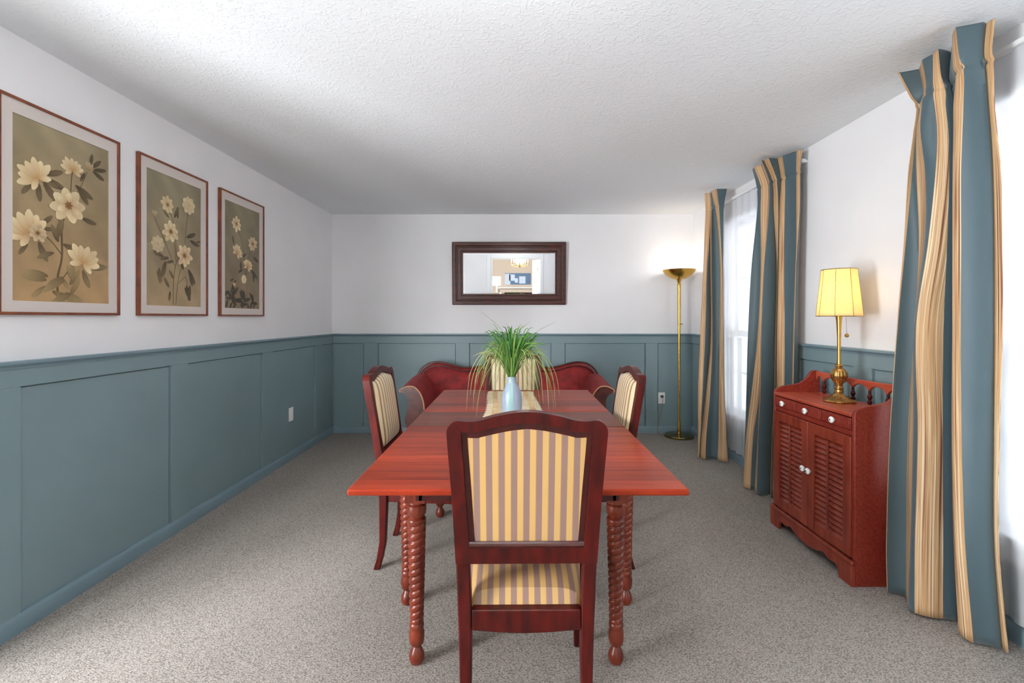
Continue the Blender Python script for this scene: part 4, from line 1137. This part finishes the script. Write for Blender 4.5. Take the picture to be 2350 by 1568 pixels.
curtain('curtain', 'narrow teal and gold striped curtain beside the brass floor lamp in the far corner',
    [4.17, 4.15, 4.18, 4.10, 4.09, 4.02, 4.02],
    [((0, 2.415), [1617, 1630, 1631, 1632, 1633, 1645, 1668]),
     ((0, 2.25), [1619, 1631, 1632, 1633, 1642, 1650, 1661]),
     (540, [1617, 1628, 1631, 1632.5, 1649, 1654, 1660]),
     (620, [1614, 1623, 1631, 1633, 1652, 1657.6, 1659]),
     (780, [1606.6, 1617.6, 1631, 1635, 1651, 1659, 1660]),
     (900, [1602, 1612, 1620, 1630, 1650, 1662, 1663]),
     (1000, [1602, 1607, 1608, 1621, 1649, 1667, 1668]),
     ((0, 0.012), [1602, 1604, 1605, 1619, 1647, 1670, 1671])],
    [1, 0, 1, 0, 1, 0], [-0.1, 0.1, -0.05, 0.25, -0.1, 0])
def sheer(y0, y1, label, seed):
    m = M(); n = int((y1-y0)/0.012); rr = random.Random(seed); ph = rr.uniform(0, 6)
    rows = []
    for r in range(24):
        z = lerp(0.09, 2.335, r/23); am = lerp(0.011, 0.007, r/23)
        rows.append([(1.963 + am*math.sin(k*0.012*58+ph+0.8*math.sin(k*0.05)) + 0.3*am*math.sin(k*0.4), y0 + k*0.012, z) for k in range(n+1)])
    m.quadgrid(rows)
    o = m.build('sheer_curtain', SHEER, angle=80, merge=False)
    tag(o, label, 'sheer curtain', 'white sheers over the windows')
sheer(3.28, 4.36, 'white sheer curtain over the far window, between two striped curtains', 2)
sheer(0.45, 2.02, 'white sheer curtain over the nearest window at the right edge', 5)
for (y0, y1, lab) in ((3.10, 4.40, 'white curtain rod at the ceiling over the far window'), (0.35, 2.20, 'white curtain rod at the ceiling over the nearest window')):
    t = thing('curtain_rod', lab, 'curtain rod', (1.965, (y0+y1)/2, 2.33), 'curtain rods')
    m = M(); m.box(1.948, 1.978, y0, y1, 2.338, 2.362); m.build('rod', WHITE, t, bevel=0.004)
    for y in (y0+0.03, y1-0.03):
        m = M(); m.box(1.9785, 1.9995, y-0.012, y+0.012, 2.34, 2.36); m.build('bracket', WHITE, t, bevel=0.002)

# ------------------------------------------------------------------ added ceiling fixture, unseen, brightening the room from the camera end
cl = thing('added_ceiling_light', 'added three-armed brass ceiling light, unseen fill over the near end of the room', 'ceiling light', (CLX, CLY, H))
m = M(); m.lathe([(0.01, 2.395), (0.07, 2.41), (0.075, 2.4395), (0.02, 2.4398)], (CLX, CLY, 0), 32); m.build('canopy', BRASS, cl)
for k in range(3):
    a = 2*PI*k/3 + 0.5; cs, sn = math.cos(a), math.sin(a)
    m = M(); m.tube([(CLX+r*cs, CLY+r*sn, z) for r, z in catmull([(0.02, 2.41), (0.10, 2.37), (0.16, 2.37), (0.17, 2.345)], 4)], 0.007, 8)
    m.lathe([(0.012, 2.335), (0.018, 2.345), (0.010, 2.355)], (CLX+0.17*cs, CLY+0.17*sn, 0), 12); arm = m.build('arm', BRASS, cl)
    m = M(); m.lathe([(0.012, 2.334), (0.020, 2.315), (0.030, 2.295), (0.028, 2.272), (0.012, 2.259), (0.002, 2.257)], (CLX+0.17*cs, CLY+0.17*sn, 0), 16); m.build('bulb', BULB, arm)

# ------------------------------------------------------------------ the next room, seen in the mirror
HY = -4.50
mt = thing('mantel', 'pale grey fireplace mantel with a white shelf, reflected in the mirror', 'mantel', (0.35, HY, 0))
m = M(); m.box(-0.45, 1.3, HY, HY+0.14, 0, 1.17); m.build('surround', BEIGE, mt, bevel=0.01)
m = M(); m.box(-0.52, 1.38, HY, HY+0.22, 1.18, 1.22); m.build('shelf', WHITE, mt, bevel=0.008)
m = M(); m.box(0.05, 0.95, HY+0.141, HY+0.150, 0.0, 0.78); m.build('firebox', DARK, mt, bevel=0.0)
pt = thing('blue_picture', 'wide blue and white picture on the beige wall, reflected in the mirror', 'picture', (0.12, HY, 1.28))
m = M(); m.box(-0.30, 0.53, HY, HY+0.02, 1.30, 1.66); m.build('canvas', STEELB, pt)
m = M()
for (a, b, c, d) in ((-0.30, -0.12, 1.30, 1.64), (-0.16, 0.02, 1.42, 1.62), (0.02, 0.12, 1.36, 1.50), (0.16, 0.36, 1.33, 1.56)): m.box(a, b, HY+0.020, HY+0.022, c, d)
m.build('pale_patch', simple('pale_blue_ink', rgb(186, 204, 226), 0.5), pt)
fl2 = thing('console_lamp', 'slim table lamp with a white drum shade, reflected at the left in the mirror', 'lamp', (-0.47, -2.1, 0.80))
m = M(); m.lathe([(0.07, 0.80), (0.07, 0.815), (0.02, 0.83), (0.018, 1.36)], (-0.47, -2.1, 0), 20); m.build('base', PORC, fl2)
m = M(); m.quadgrid([[(-0.47+0.105*math.cos(2*PI*k/32), -2.1+0.105*math.sin(2*PI*k/32), z) for k in range(32)] for z in (1.36, 1.60)], closed=True); m.build('lamp_shade', SHADEW, fl2, solid=0.002)
ct = thing('console_table', 'narrow white console table under the slim lamp, reflected in the mirror', 'table', (-0.75, -2.1, 0))
m = M(); m.box(-1.2, -0.34, -2.3, -1.92, 0.77, 0.7998); m.build('tabletop', WHITE, ct, bevel=0.004)
for x in (-1.17, -0.37):
    for y in (-2.27, -1.95):
        m = M(); m.box(x-0.02, x+0.02, y-0.02, y+0.02, 0, 0.77); m.build('leg', WHITE, ct, bevel=0.002)
ch = thing('chandelier', 'brass chandelier with candle bulbs, reflected at the top of the mirror', 'chandelier', (0.15, -2.5, H))
m = M(); m.lathe([(0.006, 1.84), (0.02, 1.855), (0.012, 1.87), (0.035, 1.90), (0.03, 1.94), (0.012, 1.97), (0.008, 2.1), (0.008, 2.41), (0.05, 2.42), (0.05, 2.4395)], (0.15, -2.5, 0), 20); m.build('column', BRASS, ch)
for k in range(8):
    a = 2*PI*k/8; cs, sn = math.cos(a), math.sin(a)
    m = M(); m.tube([(0.15+r*cs, -2.5+r*sn, z) for r, z in catmull([(0.02, 1.92), (0.09, 1.86), (0.17, 1.87), (0.22, 1.93), (0.225, 1.96)], 5)], 0.005, 6)
    m.lathe([(0.02, 1.955), (0.026, 1.965), (0.01, 1.97)], (0.15+0.225*cs, -2.5+0.225*sn, 0), 10)
    arm = m.build('arm', BRASS, ch)
    m = M(); m.lathe([(0.008, 1.972), (0.008, 2.02), (0.013, 2.035), (0.010, 2.055), (0.002, 2.07)], (0.15+0.225*cs, -2.5+0.225*sn, 0), 10); m.build('candle_bulb', BULB, arm)
